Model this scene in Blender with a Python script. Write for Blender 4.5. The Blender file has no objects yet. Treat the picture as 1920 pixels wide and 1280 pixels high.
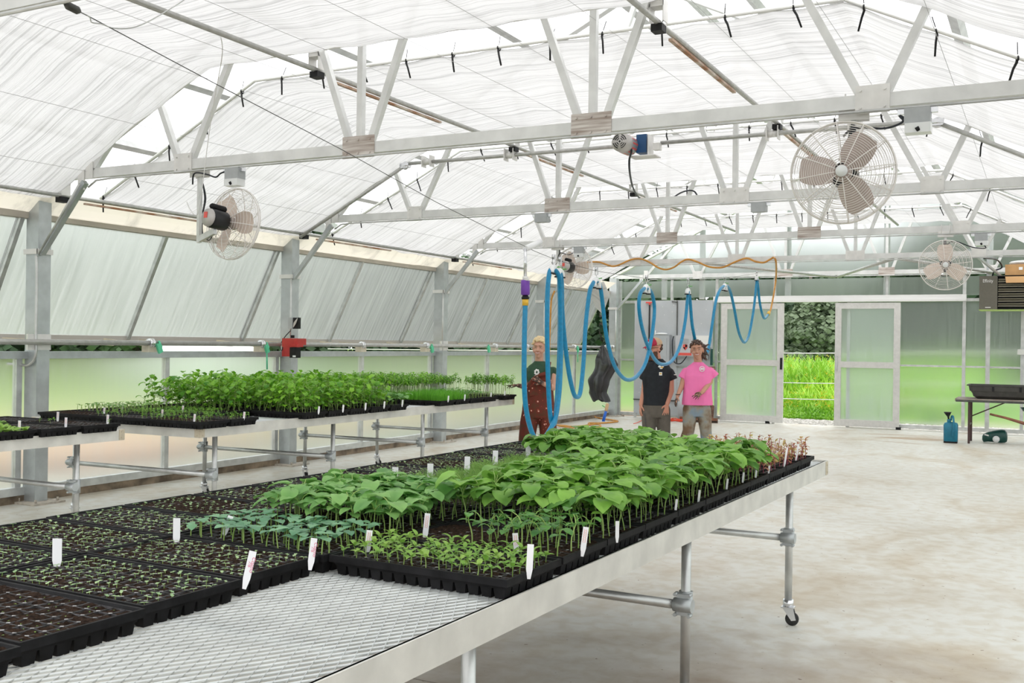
import bpy, bmesh, math, random
from mathutils import Vector, Matrix, noise
R_ = math.radians
S = bpy.context.scene
C = S.collection
random.seed(7)
# ------------------------------------------------------------------ camera
F, YAW, PIT, ROL = 1923.516, 0.4810822, 0.0021832, 0.0139444
CAM = Vector((6.23275, -6.55918, 1.57131))
fw = Vector((-math.sin(YAW)*math.cos(PIT), math.cos(YAW)*math.cos(PIT), math.sin(PIT)))
r0 = Vector((math.cos(YAW), math.sin(YAW), 0)); u0 = r0.cross(fw)
rr = r0*math.cos(ROL)+u0*math.sin(ROL); uu = -r0*math.sin(ROL)+u0*math.cos(ROL)
cd = bpy.data.cameras.new('camera'); cd.sensor_width = 36; cd.lens = F/1920*36
cd.clip_start = .05; cd.clip_end = 500
cam = bpy.data.objects.new('camera', cd); C.objects.link(cam)
m = Matrix.Identity(4)
for i in range(3):
    m[i][0] = rr[i]; m[i][1] = uu[i]; m[i][2] = -fw[i]; m[i][3] = CAM[i]
cam.matrix_world = m
S.camera = cam
cd.dof.use_dof = False
# ------------------------------------------------------------------ world, exposure
w = bpy.data.worlds.new('overcast'); S.world = w; w.use_nodes = True
nt = w.node_tree; bg = nt.nodes['Background']
tc = nt.nodes.new('ShaderNodeTexCoord'); sp = nt.nodes.new('ShaderNodeSeparateXYZ'); cr = nt.nodes.new('ShaderNodeValToRGB')
nt.links.new(tc.outputs['Generated'], sp.inputs[0]); nt.links.new(sp.outputs['Z'], cr.inputs[0]); nt.links.new(cr.outputs[0], bg.inputs[0])
cr.color_ramp.elements[0].position = 0.0; cr.color_ramp.elements[0].color = (.85, .87, .90, 1)
cr.color_ramp.elements[1].position = 0.5; cr.color_ramp.elements[1].color = (1, .995, .995, 1)
bg.inputs[1].default_value = 1.25
sd = bpy.data.lights.new('hazy_sun', 'SUN'); sd.energy = .9; sd.angle = R_(35); sd.color = (1, .985, .96)
sun = bpy.data.objects.new('hazy_sun', sd); C.objects.link(sun)
sun.rotation_euler = (R_(28), R_(22), 0); sun.location = (20, -20, 40)
vs = S.view_settings; vs.view_transform = 'Standard'; vs.look = 'None'; vs.exposure = 0.74; vs.gamma = 1; vs.use_curve_mapping = False

# ------------------------------------------------------------------ helpers
def ray(u, v): return fw + rr*((u-960)/F) - uu*((v-640)/F)
def at_y(u, v, y): d = ray(u, v); return CAM + d*((y-CAM.y)/d.y)
def at_z(u, v, z): d = ray(u, v); return CAM + d*((z-CAM.z)/d.z)
def on_line(u, v, A, B):
    d = ray(u, v); n = Vector((B[1]-A[1], -(B[0]-A[0]))); t = ((Vector(A[:2])-CAM.xy).dot(n))/(d.xy.dot(n)); return CAM+d*t

def empty(name, label, cat, loc=(0, 0, 0), rz=0, group=None):
    o = bpy.data.objects.new(name, None); C.objects.link(o); o.location = loc; o.rotation_euler = (0, 0, rz)
    o.empty_display_size = .1
    return tag(o, label, cat, group)
def tag(o, label=None, cat=None, group=None, kind=None):
    if label: o['label'] = label
    if cat: o['category'] = cat
    if group: o['group'] = group
    if kind: o['kind'] = kind
    return o
def wloc(o):
    v = Vector((0, 0, 0))
    while o is not None: v += o.location; o = o.parent
    return v

class MB:
    def __init__(s): s.v = []; s.f = []; s.sm = []
    def add(s, vs, fs, smooth=False):
        b = len(s.v); s.v += [tuple(p) for p in vs]; s.f += [tuple(b+i for i in f) for f in fs]; s.sm += [smooth]*len(fs); return s
    def box(s, c, d, M=None):
        c = Vector(c); x, y, z = d[0]/2, d[1]/2, d[2]/2
        P = [Vector((a*x, b*y, g*z)) for a in (-1, 1) for b in (-1, 1) for g in (-1, 1)]
        if M is not None: P = [M @ p for p in P]
        return s.add([c+p for p in P], [(0, 1, 3, 2), (4, 6, 7, 5), (0, 4, 5, 1), (2, 3, 7, 6), (0, 2, 6, 4), (1, 5, 7, 3)])
    def bx(s, x0, x1, y0, y1, z0, z1): return s.box(((x0+x1)/2, (y0+y1)/2, (z0+z1)/2), (x1-x0, y1-y0, z1-z0))
    def beam(s, a, b, w, h, up=(0, 0, 1)):
        a = Vector(a); b = Vector(b); d = b-a; L = d.length; d.normalize(); up = Vector(up)
        if abs(d.dot(up)) > .98: up = Vector((0, 1, 0))
        x = d.cross(up).normalized(); z = x.cross(d)
        M = Matrix((x, d, z)).transposed()
        return s.box((a+b)/2, (w, L, h), M)
    def tube(s, path, r, n=10, cap=True, ry=None, upv=(0, 0, 1)):
        path = [Vector(p) for p in path]; N = len(path)
        rs = r if isinstance(r, (list, tuple)) else [r]*N
        rys = ry if isinstance(ry, (list, tuple)) else ([ry]*N if ry else rs)
        t0 = (path[1]-path[0]).normalized(); up = Vector(upv)
        if abs(t0.dot(up)) > .95: up = Vector((1, 0, 0))
        x = t0.cross(up).normalized(); V = []
        for i, p in enumerate(path):
            t = (path[min(i+1, N-1)]-path[max(i-1, 0)]).normalized()
            x = (x - t*x.dot(t)).normalized(); z = x.cross(t)
            for k in range(n):
                a = 2*math.pi*k/n; V.append(p + x*(math.cos(a)*rs[i]) + z*(math.sin(a)*rys[i]))
        Fs = [(i*n+k, i*n+(k+1) % n, (i+1)*n+(k+1) % n, (i+1)*n+k) for i in range(N-1) for k in range(n)]
        s.add(V, Fs, True)
        if cap:
            b = len(s.v)-len(V); s.f.append(tuple(b+k for k in range(n))[::-1]); s.f.append(tuple(b+(N-1)*n+k for k in range(n))); s.sm += [False, False]
        return s
    def cyl(s, a, b, r, n=12, r2=None): return s.tube([a, b], [r, r if r2 is None else r2], n)
    def lathe(s, c, prof, n=20, axis='z', smooth=True):
        V = []
        for (r, h) in prof:
            for k in range(n):
                a = 2*math.pi*k/n; q = (r*math.cos(a), r*math.sin(a), h)
                if axis == 'y': q = (q[0], q[2], q[1])
                if axis == 'x': q = (q[2], q[0], q[1])
                V.append(Vector(c)+Vector(q))
        N = len(prof)
        return s.add(V, [(i*n+k, i*n+(k+1) % n, (i+1)*n+(k+1) % n, (i+1)*n+k) for i in range(N-1) for k in range(n)], smooth)
    def ell(s, c, d, n=14, m=8, M=None):
        V = []
        for i in range(m+1):
            th = math.pi*i/m
            for k in range(n):
                a = 2*math.pi*k/n
                q = Vector((d[0]*math.sin(th)*math.cos(a), d[1]*math.sin(th)*math.sin(a), d[2]*math.cos(th)))
                if M is not None: q = M @ q
                V.append(Vector(c)+q)
        return s.add(V, [(i*n+k, (i+1)*n+k, (i+1)*n+(k+1) % n, i*n+(k+1) % n) for i in range(m) for k in range(n)], True)
    def cap(s, a, ra, b, rb, n=12):       # tapered capsule
        a = Vector(a); b = Vector(b); d = (b-a); L = d.length; d.normalize(); P = []; Rr = []
        for k in range(4): t = k/4*math.pi/2; P.append(a-d*ra*math.cos(t)); Rr.append(max(ra*math.sin(t), .0004))
        P.append(a); Rr.append(ra); P.append(b); Rr.append(rb)
        for k in range(1, 5): t = k/4*math.pi/2; P.append(b+d*rb*math.sin(t)); Rr.append(max(rb*math.cos(t), .0004))
        return s.tube(P, Rr, n)
    def quad(s, a, b, c, d): return s.add([a, b, c, d], [(0, 1, 2, 3)])
    def torus(s, c, R, r, axis='z', n=32, k=6):
        P = []
        for i in range(n):
            a = 2*math.pi*i/n; q = (R*math.cos(a), R*math.sin(a), 0)
            if axis == 'y': q = (q[0], 0, q[1])
            if axis == 'x': q = (0, q[0], q[1])
            P.append((Vector(c)+Vector(q), Vector(q).normalized()))
        ax = Vector({'z': (0, 0, 1), 'y': (0, 1, 0), 'x': (1, 0, 0)}[axis]); V = []
        for p, o in P:
            for j in range(k):
                b = 2*math.pi*j/k; V.append(p+o*(r*math.cos(b))+ax*(r*math.sin(b)))
        return s.add(V, [(i*k+j, i*k+(j+1) % k, ((i+1) % n)*k+(j+1) % k, ((i+1) % n)*k+j) for i in range(n) for j in range(k)], True)
    def xf(s, M): s.v = [tuple(M @ Vector(p)) for p in s.v]; return s
    def merge(s, o, M=None):
        b = len(s.v); s.v += [tuple(M @ Vector(p)) for p in o.v] if M is not None else o.v
        s.f += [tuple(b+i for i in f) for f in o.f]; s.sm += o.sm; return s
    def mesh(s, name, mat, off=None, fix=False):
        me = bpy.data.meshes.new(name)
        V = s.v if off is None else [(p[0]-off[0], p[1]-off[1], p[2]-off[2]) for p in s.v]
        me.from_pydata(V, [], s.f); me.polygons.foreach_set('use_smooth', s.sm)
        if mat: me.materials.append(mat)
        if fix:
            bm = bmesh.new(); bm.from_mesh(me); bmesh.ops.recalc_face_normals(bm, faces=bm.faces); bm.to_mesh(me); bm.free()
        me.update(); return me
    def build(s, name, mat, parent=None, local=False, fix=False):
        """verts are in world space unless local; a top-level mesh gets its origin at its base centre"""
        if parent is not None:
            off = None if local else wloc(parent)
        else:
            xs = [p[0] for p in s.v]; ys = [p[1] for p in s.v]; zs = [p[2] for p in s.v]
            off = Vector(((min(xs)+max(xs))/2, (min(ys)+max(ys))/2, min(zs))) if not local else None
        o = bpy.data.objects.new(name, s.mesh(name, mat, off, fix)); C.objects.link(o)
        if parent is not None: o.parent = parent
        elif off is not None: o.location = off
        return o
def inst(name, me, parent, loc=(0, 0, 0), rot=(0, 0, 0), sc=1):
    o = bpy.data.objects.new(name, me); C.objects.link(o); o.parent = parent; o.location = loc; o.rotation_euler = rot
    o.scale = (sc, sc, sc) if not isinstance(sc, tuple) else sc
    return o
def dup(root, loc=None, rz=None, label=None, group=None):
    r = root.copy(); C.objects.link(r)
    if loc is not None: r.location = loc
    if rz is not None: r.rotation_euler = (0, 0, rz)
    if label: r['label'] = label
    if group: r['group'] = group
    for ch in list(root.children):
        c = ch.copy(); C.objects.link(c); c.parent = r
        for g in ch.children:
            d = g.copy(); C.objects.link(d); d.parent = c
    return r
def spline(P, n=8):
    P = [Vector(p) for p in P]; out = []
    for i in range(len(P)-1):
        p0 = P[max(i-1, 0)]; p1 = P[i]; p2 = P[i+1]; p3 = P[min(i+2, len(P)-1)]
        for k in range(n):
            t = k/n
            out.append(.5*((2*p1)+(p2-p0)*t+(2*p0-5*p1+4*p2-p3)*t*t+(3*p1-p0-3*p2+p3)*t**3))
    return out+[P[-1]]

# ------------------------------------------------------------------ materials
def newmat(name):
    m = bpy.data.materials.new(name); m.use_nodes = True; n = m.node_tree; return m, n, n.nodes['Principled BSDF'], n.nodes['Material Output']
def pm(name, col, rough=.6, metal=0, var=0, scale=20, col2=None, bump=0, bscale=None, stretch=None, detail=4, spec=.5, coat=0):
    m, n, b, o = newmat(name)
    b.inputs['Roughness'].default_value = rough; b.inputs['Metallic'].default_value = metal
    b.inputs['Base Color'].default_value = (*col, 1); b.inputs['Specular IOR Level'].default_value = spec
    if coat: b.inputs['Coat Weight'].default_value = coat
    if var or col2 or bump:
        t = n.nodes.new('ShaderNodeTexCoord'); mp = n.nodes.new('ShaderNodeMapping'); n.links.new(t.outputs['Object'], mp.inputs[0])
        if stretch: mp.inputs['Scale'].default_value = stretch
    if var or col2:
        nz = n.nodes.new('ShaderNodeTexNoise'); nz.inputs['Scale'].default_value = scale; nz.inputs['Detail'].default_value = detail
        n.links.new(mp.outputs[0], nz.inputs['Vector'])
        cr = n.nodes.new('ShaderNodeValToRGB'); cr.color_ramp.elements[0].position = .35; cr.color_ramp.elements[1].position = .68
        c2 = col2 if col2 else tuple(max(0, c*(1-var)) for c in col)
        cr.color_ramp.elements[0].color = (*c2, 1); cr.color_ramp.elements[1].color = (*(tuple(min(1, c*(1+var)) for c in col)), 1)
        n.links.new(nz.outputs['Fac'], cr.inputs[0]); n.links.new(cr.outputs[0], b.inputs['Base Color'])
    if bump:
        nb = n.nodes.new('ShaderNodeTexNoise'); nb.inputs['Scale'].default_value = bscale or scale; nb.inputs['Detail'].default_value = 5
        n.links.new(mp.outputs[0], nb.inputs['Vector']); bp = n.nodes.new('ShaderNodeBump'); bp.inputs['Strength'].default_value = bump; bp.inputs['Distance'].default_value = .01
        n.links.new(nb.outputs['Fac'], bp.inputs['Height']); n.links.new(bp.outputs[0], b.inputs['Normal'])
    return m
def leafm(name, c1, c2, sat=1, rough=.45, tr=.35, scale=14):
    """leaf: glossy front, light comes through; hue varies per plant and over the leaf"""
    m, n, b, o = newmat(name)
    oi = n.nodes.new('ShaderNodeObjectInfo'); t = n.nodes.new('ShaderNodeTexCoord')
    nz = n.nodes.new('ShaderNodeTexNoise'); nz.inputs['Scale'].default_value = scale; n.links.new(t.outputs['Object'], nz.inputs['Vector'])
    ad = n.nodes.new('ShaderNodeMath'); ad.operation = 'MULTIPLY_ADD'; ad.inputs[1].default_value = .5; n.links.new(oi.outputs['Random'], ad.inputs[0]); n.links.new(nz.outputs['Fac'], ad.inputs[2])
    cr = n.nodes.new('ShaderNodeValToRGB'); cr.color_ramp.elements[0].position = .4; cr.color_ramp.elements[1].position = 1.0
    cr.color_ramp.elements[0].color = (*c1, 1); cr.color_ramp.elements[1].color = (*c2, 1)
    n.links.new(ad.outputs[0], cr.inputs[0]); n.links.new(cr.outputs[0], b.inputs['Base Color']); b.inputs['Roughness'].default_value = rough
    tl = n.nodes.new('ShaderNodeBsdfTranslucent'); mx = n.nodes.new('ShaderNodeMixShader'); mx.inputs[0].default_value = tr
    n.links.new(cr.outputs[0], tl.inputs[0]); n.links.new(b.outputs[0], mx.inputs[1]); n.links.new(tl.outputs[0], mx.inputs[2]); n.links.new(mx.outputs[0], o.inputs[0])
    return m
def clothm(name, col, transp, trans, stretch, strength=.5, open_scale=None):
    m, n, b, o = newmat(name); n.nodes.remove(b)
    t = n.nodes.new('ShaderNodeTexCoord'); mp = n.nodes.new('ShaderNodeMapping'); mp.inputs['Scale'].default_value = stretch
    n.links.new(t.outputs['Object'], mp.inputs[0])
    nz = n.nodes.new('ShaderNodeTexNoise'); nz.inputs['Scale'].default_value = 1; nz.inputs['Detail'].default_value = 6; nz.inputs['Roughness'].default_value = .65; nz.inputs['Distortion'].default_value = .6
    n.links.new(mp.outputs[0], nz.inputs['Vector'])
    bp = n.nodes.new('ShaderNodeBump'); bp.inputs['Strength'].default_value = strength; bp.inputs['Distance'].default_value = .02; n.links.new(nz.outputs['Fac'], bp.inputs['Height'])
    cr = n.nodes.new('ShaderNodeValToRGB'); cr.color_ramp.elements[0].position = .38; cr.color_ramp.elements[1].position = .50
    cr.color_ramp.elements[0].color = (*[c*.70 for c in col], 1); cr.color_ramp.elements[1].color = (*col, 1); n.links.new(nz.outputs['Fac'], cr.inputs[0])  # shading of the wrinkles painted into the cloth colour
    df = n.nodes.new('ShaderNodeBsdfDiffuse'); tl = n.nodes.new('ShaderNodeBsdfTranslucent'); tp = n.nodes.new('ShaderNodeBsdfTransparent')
    for q in (df, tl): n.links.new(cr.outputs[0], q.inputs[0]); n.links.new(bp.outputs[0], q.inputs['Normal'])
    m1 = n.nodes.new('ShaderNodeMixShader'); m1.inputs[0].default_value = trans; n.links.new(df.outputs[0], m1.inputs[1]); n.links.new(tl.outputs[0], m1.inputs[2])
    m2 = n.nodes.new('ShaderNodeMixShader'); m2.inputs[0].default_value = transp; n.links.new(m1.outputs[0], m2.inputs[1]); n.links.new(tp.outputs[0], m2.inputs[2])
    n.links.new(m2.outputs[0], o.inputs[0]); return m
def polym(name, rough, haze, stretch, ior=1.25, tint=(.97, .99, .98), tcol=(.88, .94, .92), gloss=.05):
    """twin-wall polycarbonate: blurs what lies behind, scatters some daylight, faint flutes"""
    m, n, b, o = newmat(name); n.nodes.remove(b)
    t = n.nodes.new('ShaderNodeTexCoord'); mp = n.nodes.new('ShaderNodeMapping'); mp.inputs['Scale'].default_value = stretch; n.links.new(t.outputs['Object'], mp.inputs[0])
    nz = n.nodes.new('ShaderNodeTexNoise'); nz.inputs['Scale'].default_value = 1; nz.inputs['Detail'].default_value = 5; n.links.new(mp.outputs[0], nz.inputs['Vector'])
    g = n.nodes.new('ShaderNodeBsdfRefraction'); g.inputs['Roughness'].default_value = rough; g.inputs['IOR'].default_value = ior; g.inputs[0].default_value = (*tint, 1)
    tl = n.nodes.new('ShaderNodeBsdfTranslucent'); tl.inputs[0].default_value = (*tcol, 1)
    ml = n.nodes.new('ShaderNodeMapRange'); ml.inputs[1].default_value = .35; ml.inputs[2].default_value = .75; ml.inputs[3].default_value = haze*.7; ml.inputs[4].default_value = min(.95, haze*1.35)
    n.links.new(nz.outputs['Fac'], ml.inputs[0])
    mx = n.nodes.new('ShaderNodeMixShader'); n.links.new(ml.outputs[0], mx.inputs[0]); n.links.new(g.outputs[0], mx.inputs[1]); n.links.new(tl.outputs[0], mx.inputs[2])
    gl = n.nodes.new('ShaderNodeBsdfGlossy'); gl.inputs['Roughness'].default_value = .25
    m3 = n.nodes.new('ShaderNodeMixShader'); m3.inputs[0].default_value = gloss; n.links.new(mx.outputs[0], m3.inputs[1]); n.links.new(gl.outputs[0], m3.inputs[2])
    n.links.new(m3.outputs[0], o.inputs[0]); return m

M = {}
M['alu'] = pm('aluminium', (.62, .63, .62), .42, .75, var=.12, scale=9, bump=.05, bscale=60)
M['steel'] = pm('galvanised_steel', (.50, .53, .54), .45, .55, var=.09, scale=9, detail=6)
M['white_steel'] = pm('truss_steel', (.74, .745, .735), .45, .3, var=.08, scale=6)
M['plate'] = pm('plate_steel', (.78, .77, .75), .5, .2, var=.06, scale=10)
M['film_plate'] = pm('plate_with_film', (.74, .70, .66), .5, .1, col2=(.36, .29, .25), scale=3, stretch=(1, 1, 14))
M['dark_metal'] = pm('dark_metal', (.09, .09, .085), .45, .6, var=.2)
M['bench_alu'] = pm('bench_aluminium', (.70, .69, .65), .5, .35, var=.1, scale=7, detail=7, bump=.04, bscale=50)
M['mesh_alu'] = pm('expanded_metal', (.66, .69, .69), .38, .6, var=.08, scale=12)
M['bracket'] = pm('bracket_plate', (.62, .55, .43), .5, .4, var=.1)
M['black'] = pm('black_plastic', (.012, .012, .013), .5, 0, var=.3, scale=30, spec=.25)
M['tray'] = pm('tray_plastic', (.011, .011, .012), .62, 0, var=.4, scale=18, bump=.1, bscale=40, spec=.16)
M['cell'] = pm('dusty_cell_tops', (.11, .105, .11), .5, 0, col2=(.02, .02, .02), scale=55, spec=.4)
M['cellx'] = pm('cell_corner_glints', (.50, .49, .50), .5, 0, col2=(.10, .10, .10), scale=70, spec=.4)  # glints on the cell corners, painted as pale grey
M['soil'] = pm('potting_soil', (.050, .030, .020), .95, 0, col2=(.012, .007, .005), scale=90, bump=.9, bscale=120, spec=.1)
M['white'] = pm('white_plastic', (.86, .87, .88), .4, 0)
M['tagw'] = pm('plant_label_plastic', (.88, .88, .90), .35, 0)
M['ink'] = pm('pink_ink', (.70, .14, .25), .6); M['ink2'] = pm('orange_ink', (.80, .16, .06), .6)
M['cage'] = pm('fan_cage_wire', (.86, .83, .80), .4, .1)
M['blade'] = pm('fan_blade', (.47, .39, .35), .4, .3, var=.05)
M['blade2'] = pm('fan_blade_pale', (.78, .66, .58), .4, .1, var=.05)
M['motor'] = pm('motor_black', (.015, .016, .018), .35, .2)
M['motor_grey'] = pm('motor_grey', (.52, .50, .48), .4, .5)
M['boxgrey'] = pm('junction_box_grey', (.42, .44, .45), .5, .1, var=.05)
M['clear'] = pm('clear_cover', (.80, .82, .82), .2, 0)
M['redlab'] = pm('red_label', (.75, .10, .08), .4)
M['red'] = pm('red_enamel', (.52, .035, .03), .4, 0, var=.1)
M['cable'] = pm('black_cable', (.012, .016, .024), .4)
M['hose'] = pm('blue_hose', (.003, .23, .44), .32, 0, var=.12, scale=40, spec=.5)
M['orange_hose'] = pm('orange_hose', (.58, .27, .045), .5, 0, var=.15, scale=15)
M['purple'] = pm('purple_grip', (.17, .05, .38), .5, 0, var=.1)
M['yellow'] = pm('yellow_fitting', (.75, .45, .04), .4)
M['pipe_grey'] = pm('grey_pipe', (.50, .50, .48), .4, .5, var=.1)
M['rust'] = pm('rusty_rack', (.66, .60, .52), .6, .2, col2=(.36, .17, .08), scale=5)
M['pvc'] = pm('white_pipe', (.82, .82, .80), .4)
M['green_tape'] = pm('green_tape', (.12, .62, .36), .5)
M['beige'] = clothm('beige_cloth_band', (.86, .81, .70), .0, .5, (.8, 1.2, .8), .3)
M['cabinet'] = pm('painted_grey_board', (.45, .475, .50), .55, 0, var=.05, scale=3)
M['cardboard'] = pm('cardboard', (.52, .30, .13), .8, 0, var=.1, scale=8)
M['wood'] = pm('weathered_wood', (.16, .11, .085), .8, 0, col2=(.40, .36, .32), scale=6, stretch=(1, 12, 12))
M['wood2'] = pm('wooden_handle', (.22, .085, .045), .55, 0, var=.3, scale=9)
M['wood3'] = pm('pale_wood', (.62, .42, .24), .6, 0, var=.15)
M['tub'] = pm('black_tub', (.050, .047, .042), .55, 0, var=.2, scale=14)
M['can'] = pm('teal_can', (.008, .17, .27), .35, 0, var=.1)
M['dkgreen'] = pm('dark_green_plastic', (.006, .065, .055), .35, 0, var=.1)
M['heater'] = pm('heater_enamel', (.155, .145, .115), .5, .1, var=.05)
M['louvre'] = pm('heater_louvre', (.27, .25, .19), .4, .3)
M['film'] = pm('black_film', (.020, .020, .024), .28, 0, var=.4, scale=6, bump=.6, bscale=14, spec=.7)
M['cord'] = pm('orange_red_cord', (.75, .07, .03), .5)
M['rubber'] = pm('rubber', (.02, .02, .02), .7)
M['chrome'] = pm('chrome', (.75, .76, .78), .2, .9)
M['curtain'] = clothm('shade_cloth', (.715, .712, .712), .05, .62, (.4, 42, .4), .8)
M['roof'] = clothm('roof_film', (.95, .955, .96), .72, .75, (1, 1, 1), .1)
M['poly_side'] = polym('polycarbonate_vent', .38, .44, (2, 26, .8), tcol=(.62, .645, .63), gloss=.02)
M['poly_low'] = polym('polycarbonate_low', .30, .21, (2, 40, 1.2))
M['poly_end'] = polym('polycarbonate_end', .34, .07, (30, 2, 1.0))
M['g_big'] = leafm('cucumber_leaf', (0.072, 0.232, 0.036), (0.320, 0.609, 0.102))
M['g_deep'] = leafm('deep_leaf', (0.048, 0.175, 0.036), (0.192, 0.462, 0.096))
M['g_teal'] = leafm('teal_leaf', (0.098, 0.273, 0.150), (0.286, 0.572, 0.312))
M['g_squash'] = leafm('squash_leaf', (0.135, 0.351, 0.086), (0.338, 0.624, 0.184))
M['g_lime'] = leafm('lime_leaf', (.15, .36, .045), (.38, .60, .12))
M['g_sprout'] = leafm('sprout_leaf', (0.300, 0.504, 0.240), (0.550, 0.744, 0.384), rough=.6)
M['g_tall'] = leafm('tall_leaf', (0.068, 0.270, 0.018), (0.300, 0.621, 0.045))
M['g_dill'] = leafm('dill_leaf', (0.130, 0.325, 0.055), (0.338, 0.598, 0.143))
M['g_grass'] = leafm('onion_leaf', (0.091, 0.325, 0.018), (0.221, 0.600, 0.050))
M['g_red'] = leafm('red_leaf', (0.450, 0.105, 0.058), (0.630, 0.532, 0.182), scale=60)
M['stem'] = leafm('stem_green', (.22, .38, .07), (.42, .58, .18), tr=.2)
M['stem_pale'] = leafm('stem_pale', (.48, .58, .28), (.70, .74, .50), tr=.2)
M['stem_red'] = leafm('stem_red', (.48, .05, .14), (.62, .20, .25), tr=.2)
M['weed'] = leafm('weed_leaf', (0.120, 0.378, 0.024), (0.510, 0.770, 0.084), scale=.8)
M['weedfl'] = leafm('weed_flower', (.60, .52, .04), (.80, .62, .08), scale=.8)
M['tree'] = leafm('tree_leaf', (.018, .050, .020), (.10, .165, .085), rough=.7, tr=.2, scale=.35)
M['tree2'] = leafm('pale_tree_leaf', (.07, .12, .06), (.20, .26, .16), rough=.7, tr=.2, scale=.35)
M['bark'] = pm('bark', (.12, .10, .085), .9)
M['skin'] = pm('skin', (.56, .31, .22), .5, 0, var=.05, scale=8)
M['skin_red'] = pm('skin_flushed', (.58, .27, .18), .5, 0, var=.05, scale=8)
# ------------------------------------------------------------------ setting
XL, XR, XC = -2.40, 7.27, 2.433
BAY = [-7.32, -3.66, 0, 3.66, 7.32, 10.98, 14.79]
EAVE, RIDGE = 3.08, 5.45
def roof_z(x): return RIDGE - (RIDGE-EAVE)*abs(x-XC)/(XC-XL)
def struct(name, mb, mat, fix=False): return tag(mb.build(name, mat, fix=fix), kind='structure')

def floor_mat():
    m, n, b, o = newmat('concrete'); b.inputs['Roughness'].default_value = .5; b.inputs['Specular IOR Level'].default_value = .35
    t = n.nodes.new('ShaderNodeNewGeometry')
    def noi(sc, de, dist=0, st=(1, 1, 1)):
        mp = n.nodes.new('ShaderNodeMapping'); mp.inputs['Scale'].default_value = st; n.links.new(t.outputs['Position'], mp.inputs[0])
        z = n.nodes.new('ShaderNodeTexNoise'); z.inputs['Scale'].default_value = sc; z.inputs['Detail'].default_value = de; z.inputs['Distortion'].default_value = dist
        n.links.new(mp.outputs[0], z.inputs['Vector']); return z.outputs['Fac']
    def ramp(src, a, b_, c0, c1):
        r = n.nodes.new('ShaderNodeValToRGB'); r.color_ramp.elements[0].position = a; r.color_ramp.elements[1].position = b_
        r.color_ramp.elements[0].color = (*c0, 1); r.color_ramp.elements[1].color = (*c1, 1); n.links.new(src, r.inputs[0]); return r.outputs[0]
    def mul(a, b_, f=1):
        x = n.nodes.new('ShaderNodeMix'); x.data_type = 'RGBA'; x.blend_type = 'MULTIPLY'; x.inputs[0].default_value = f
        n.links.new(a, x.inputs[6]); n.links.new(b_, x.inputs[7]); return x.outputs[2]
    base = ramp(noi(.55, 6, .4), .32, .68, (.60, .585, .53), (.70, .70, .66))
    blot = ramp(noi(1.1, 8, 1.1, (1, .55, 1)), .50, .70, (1, 1, 1), (.84, .76, .66))
    fine = ramp(noi(9, 8, .3), .42, .62, (1, 1, 1), (.90, .86, .80))
    spk = ramp(noi(26, 2), .715, .745, (1, 1, 1), (.42, .33, .25))
    c = mul(mul(mul(base, blot), fine), spk)
    # brown dirt, with the near bench's shade painted into the slab colour
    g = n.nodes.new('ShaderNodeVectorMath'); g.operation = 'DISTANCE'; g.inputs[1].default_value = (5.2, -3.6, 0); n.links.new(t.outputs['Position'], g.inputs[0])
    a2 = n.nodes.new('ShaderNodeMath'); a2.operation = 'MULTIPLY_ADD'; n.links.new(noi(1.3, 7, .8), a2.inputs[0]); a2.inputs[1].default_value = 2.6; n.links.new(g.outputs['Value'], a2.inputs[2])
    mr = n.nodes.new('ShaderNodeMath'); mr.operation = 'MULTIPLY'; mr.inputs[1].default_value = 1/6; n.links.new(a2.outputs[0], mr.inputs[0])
    dirt_shade = ramp(mr.outputs[0], .40, .70, (.46, .37, .30), (1, 1, 1))
    c = mul(c, dirt_shade)
    # brown scuffs swept in by the door
    g2 = n.nodes.new('ShaderNodeVectorMath'); g2.operation = 'DISTANCE'; g2.inputs[1].default_value = (4.1, 12.8, 0); n.links.new(t.outputs['Position'], g2.inputs[0])
    a3 = n.nodes.new('ShaderNodeMath'); a3.operation = 'MULTIPLY_ADD'; n.links.new(noi(1.0, 9, 1.5, (.5, 2.2, 1)), a3.inputs[0]); a3.inputs[1].default_value = 5; n.links.new(g2.outputs['Value'], a3.inputs[2])
    m3 = n.nodes.new('ShaderNodeMath'); m3.operation = 'MULTIPLY'; m3.inputs[1].default_value = .2; n.links.new(a3.outputs[0], m3.inputs[0])
    c = mul(c, ramp(m3.outputs[0], .50, .68, (.66, .50, .36), (1, 1, 1)))
    n.links.new(c, b.inputs['Base Color'])
    rr_ = n.nodes.new('ShaderNodeMapRange'); rr_.inputs[3].default_value = .62; rr_.inputs[4].default_value = .34; n.links.new(noi(.8, 4), rr_.inputs[0]); n.links.new(rr_.outputs[0], b.inputs['Roughness'])
    bp = n.nodes.new('ShaderNodeBump'); bp.inputs['Strength'].default_value = .15; bp.inputs['Distance'].default_value = .004; n.links.new(noi(40, 4), bp.inputs['Height']); n.links.new(bp.outputs[0], b.inputs['Normal'])
    return m
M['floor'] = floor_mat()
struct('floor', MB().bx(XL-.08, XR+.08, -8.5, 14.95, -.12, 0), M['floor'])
struct('trim_1', MB().bx(3.0, 7.2, -2.512, -2.506, -.001, .0015), pm('saw_cut', (.25, .22, .18), .9))

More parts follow.
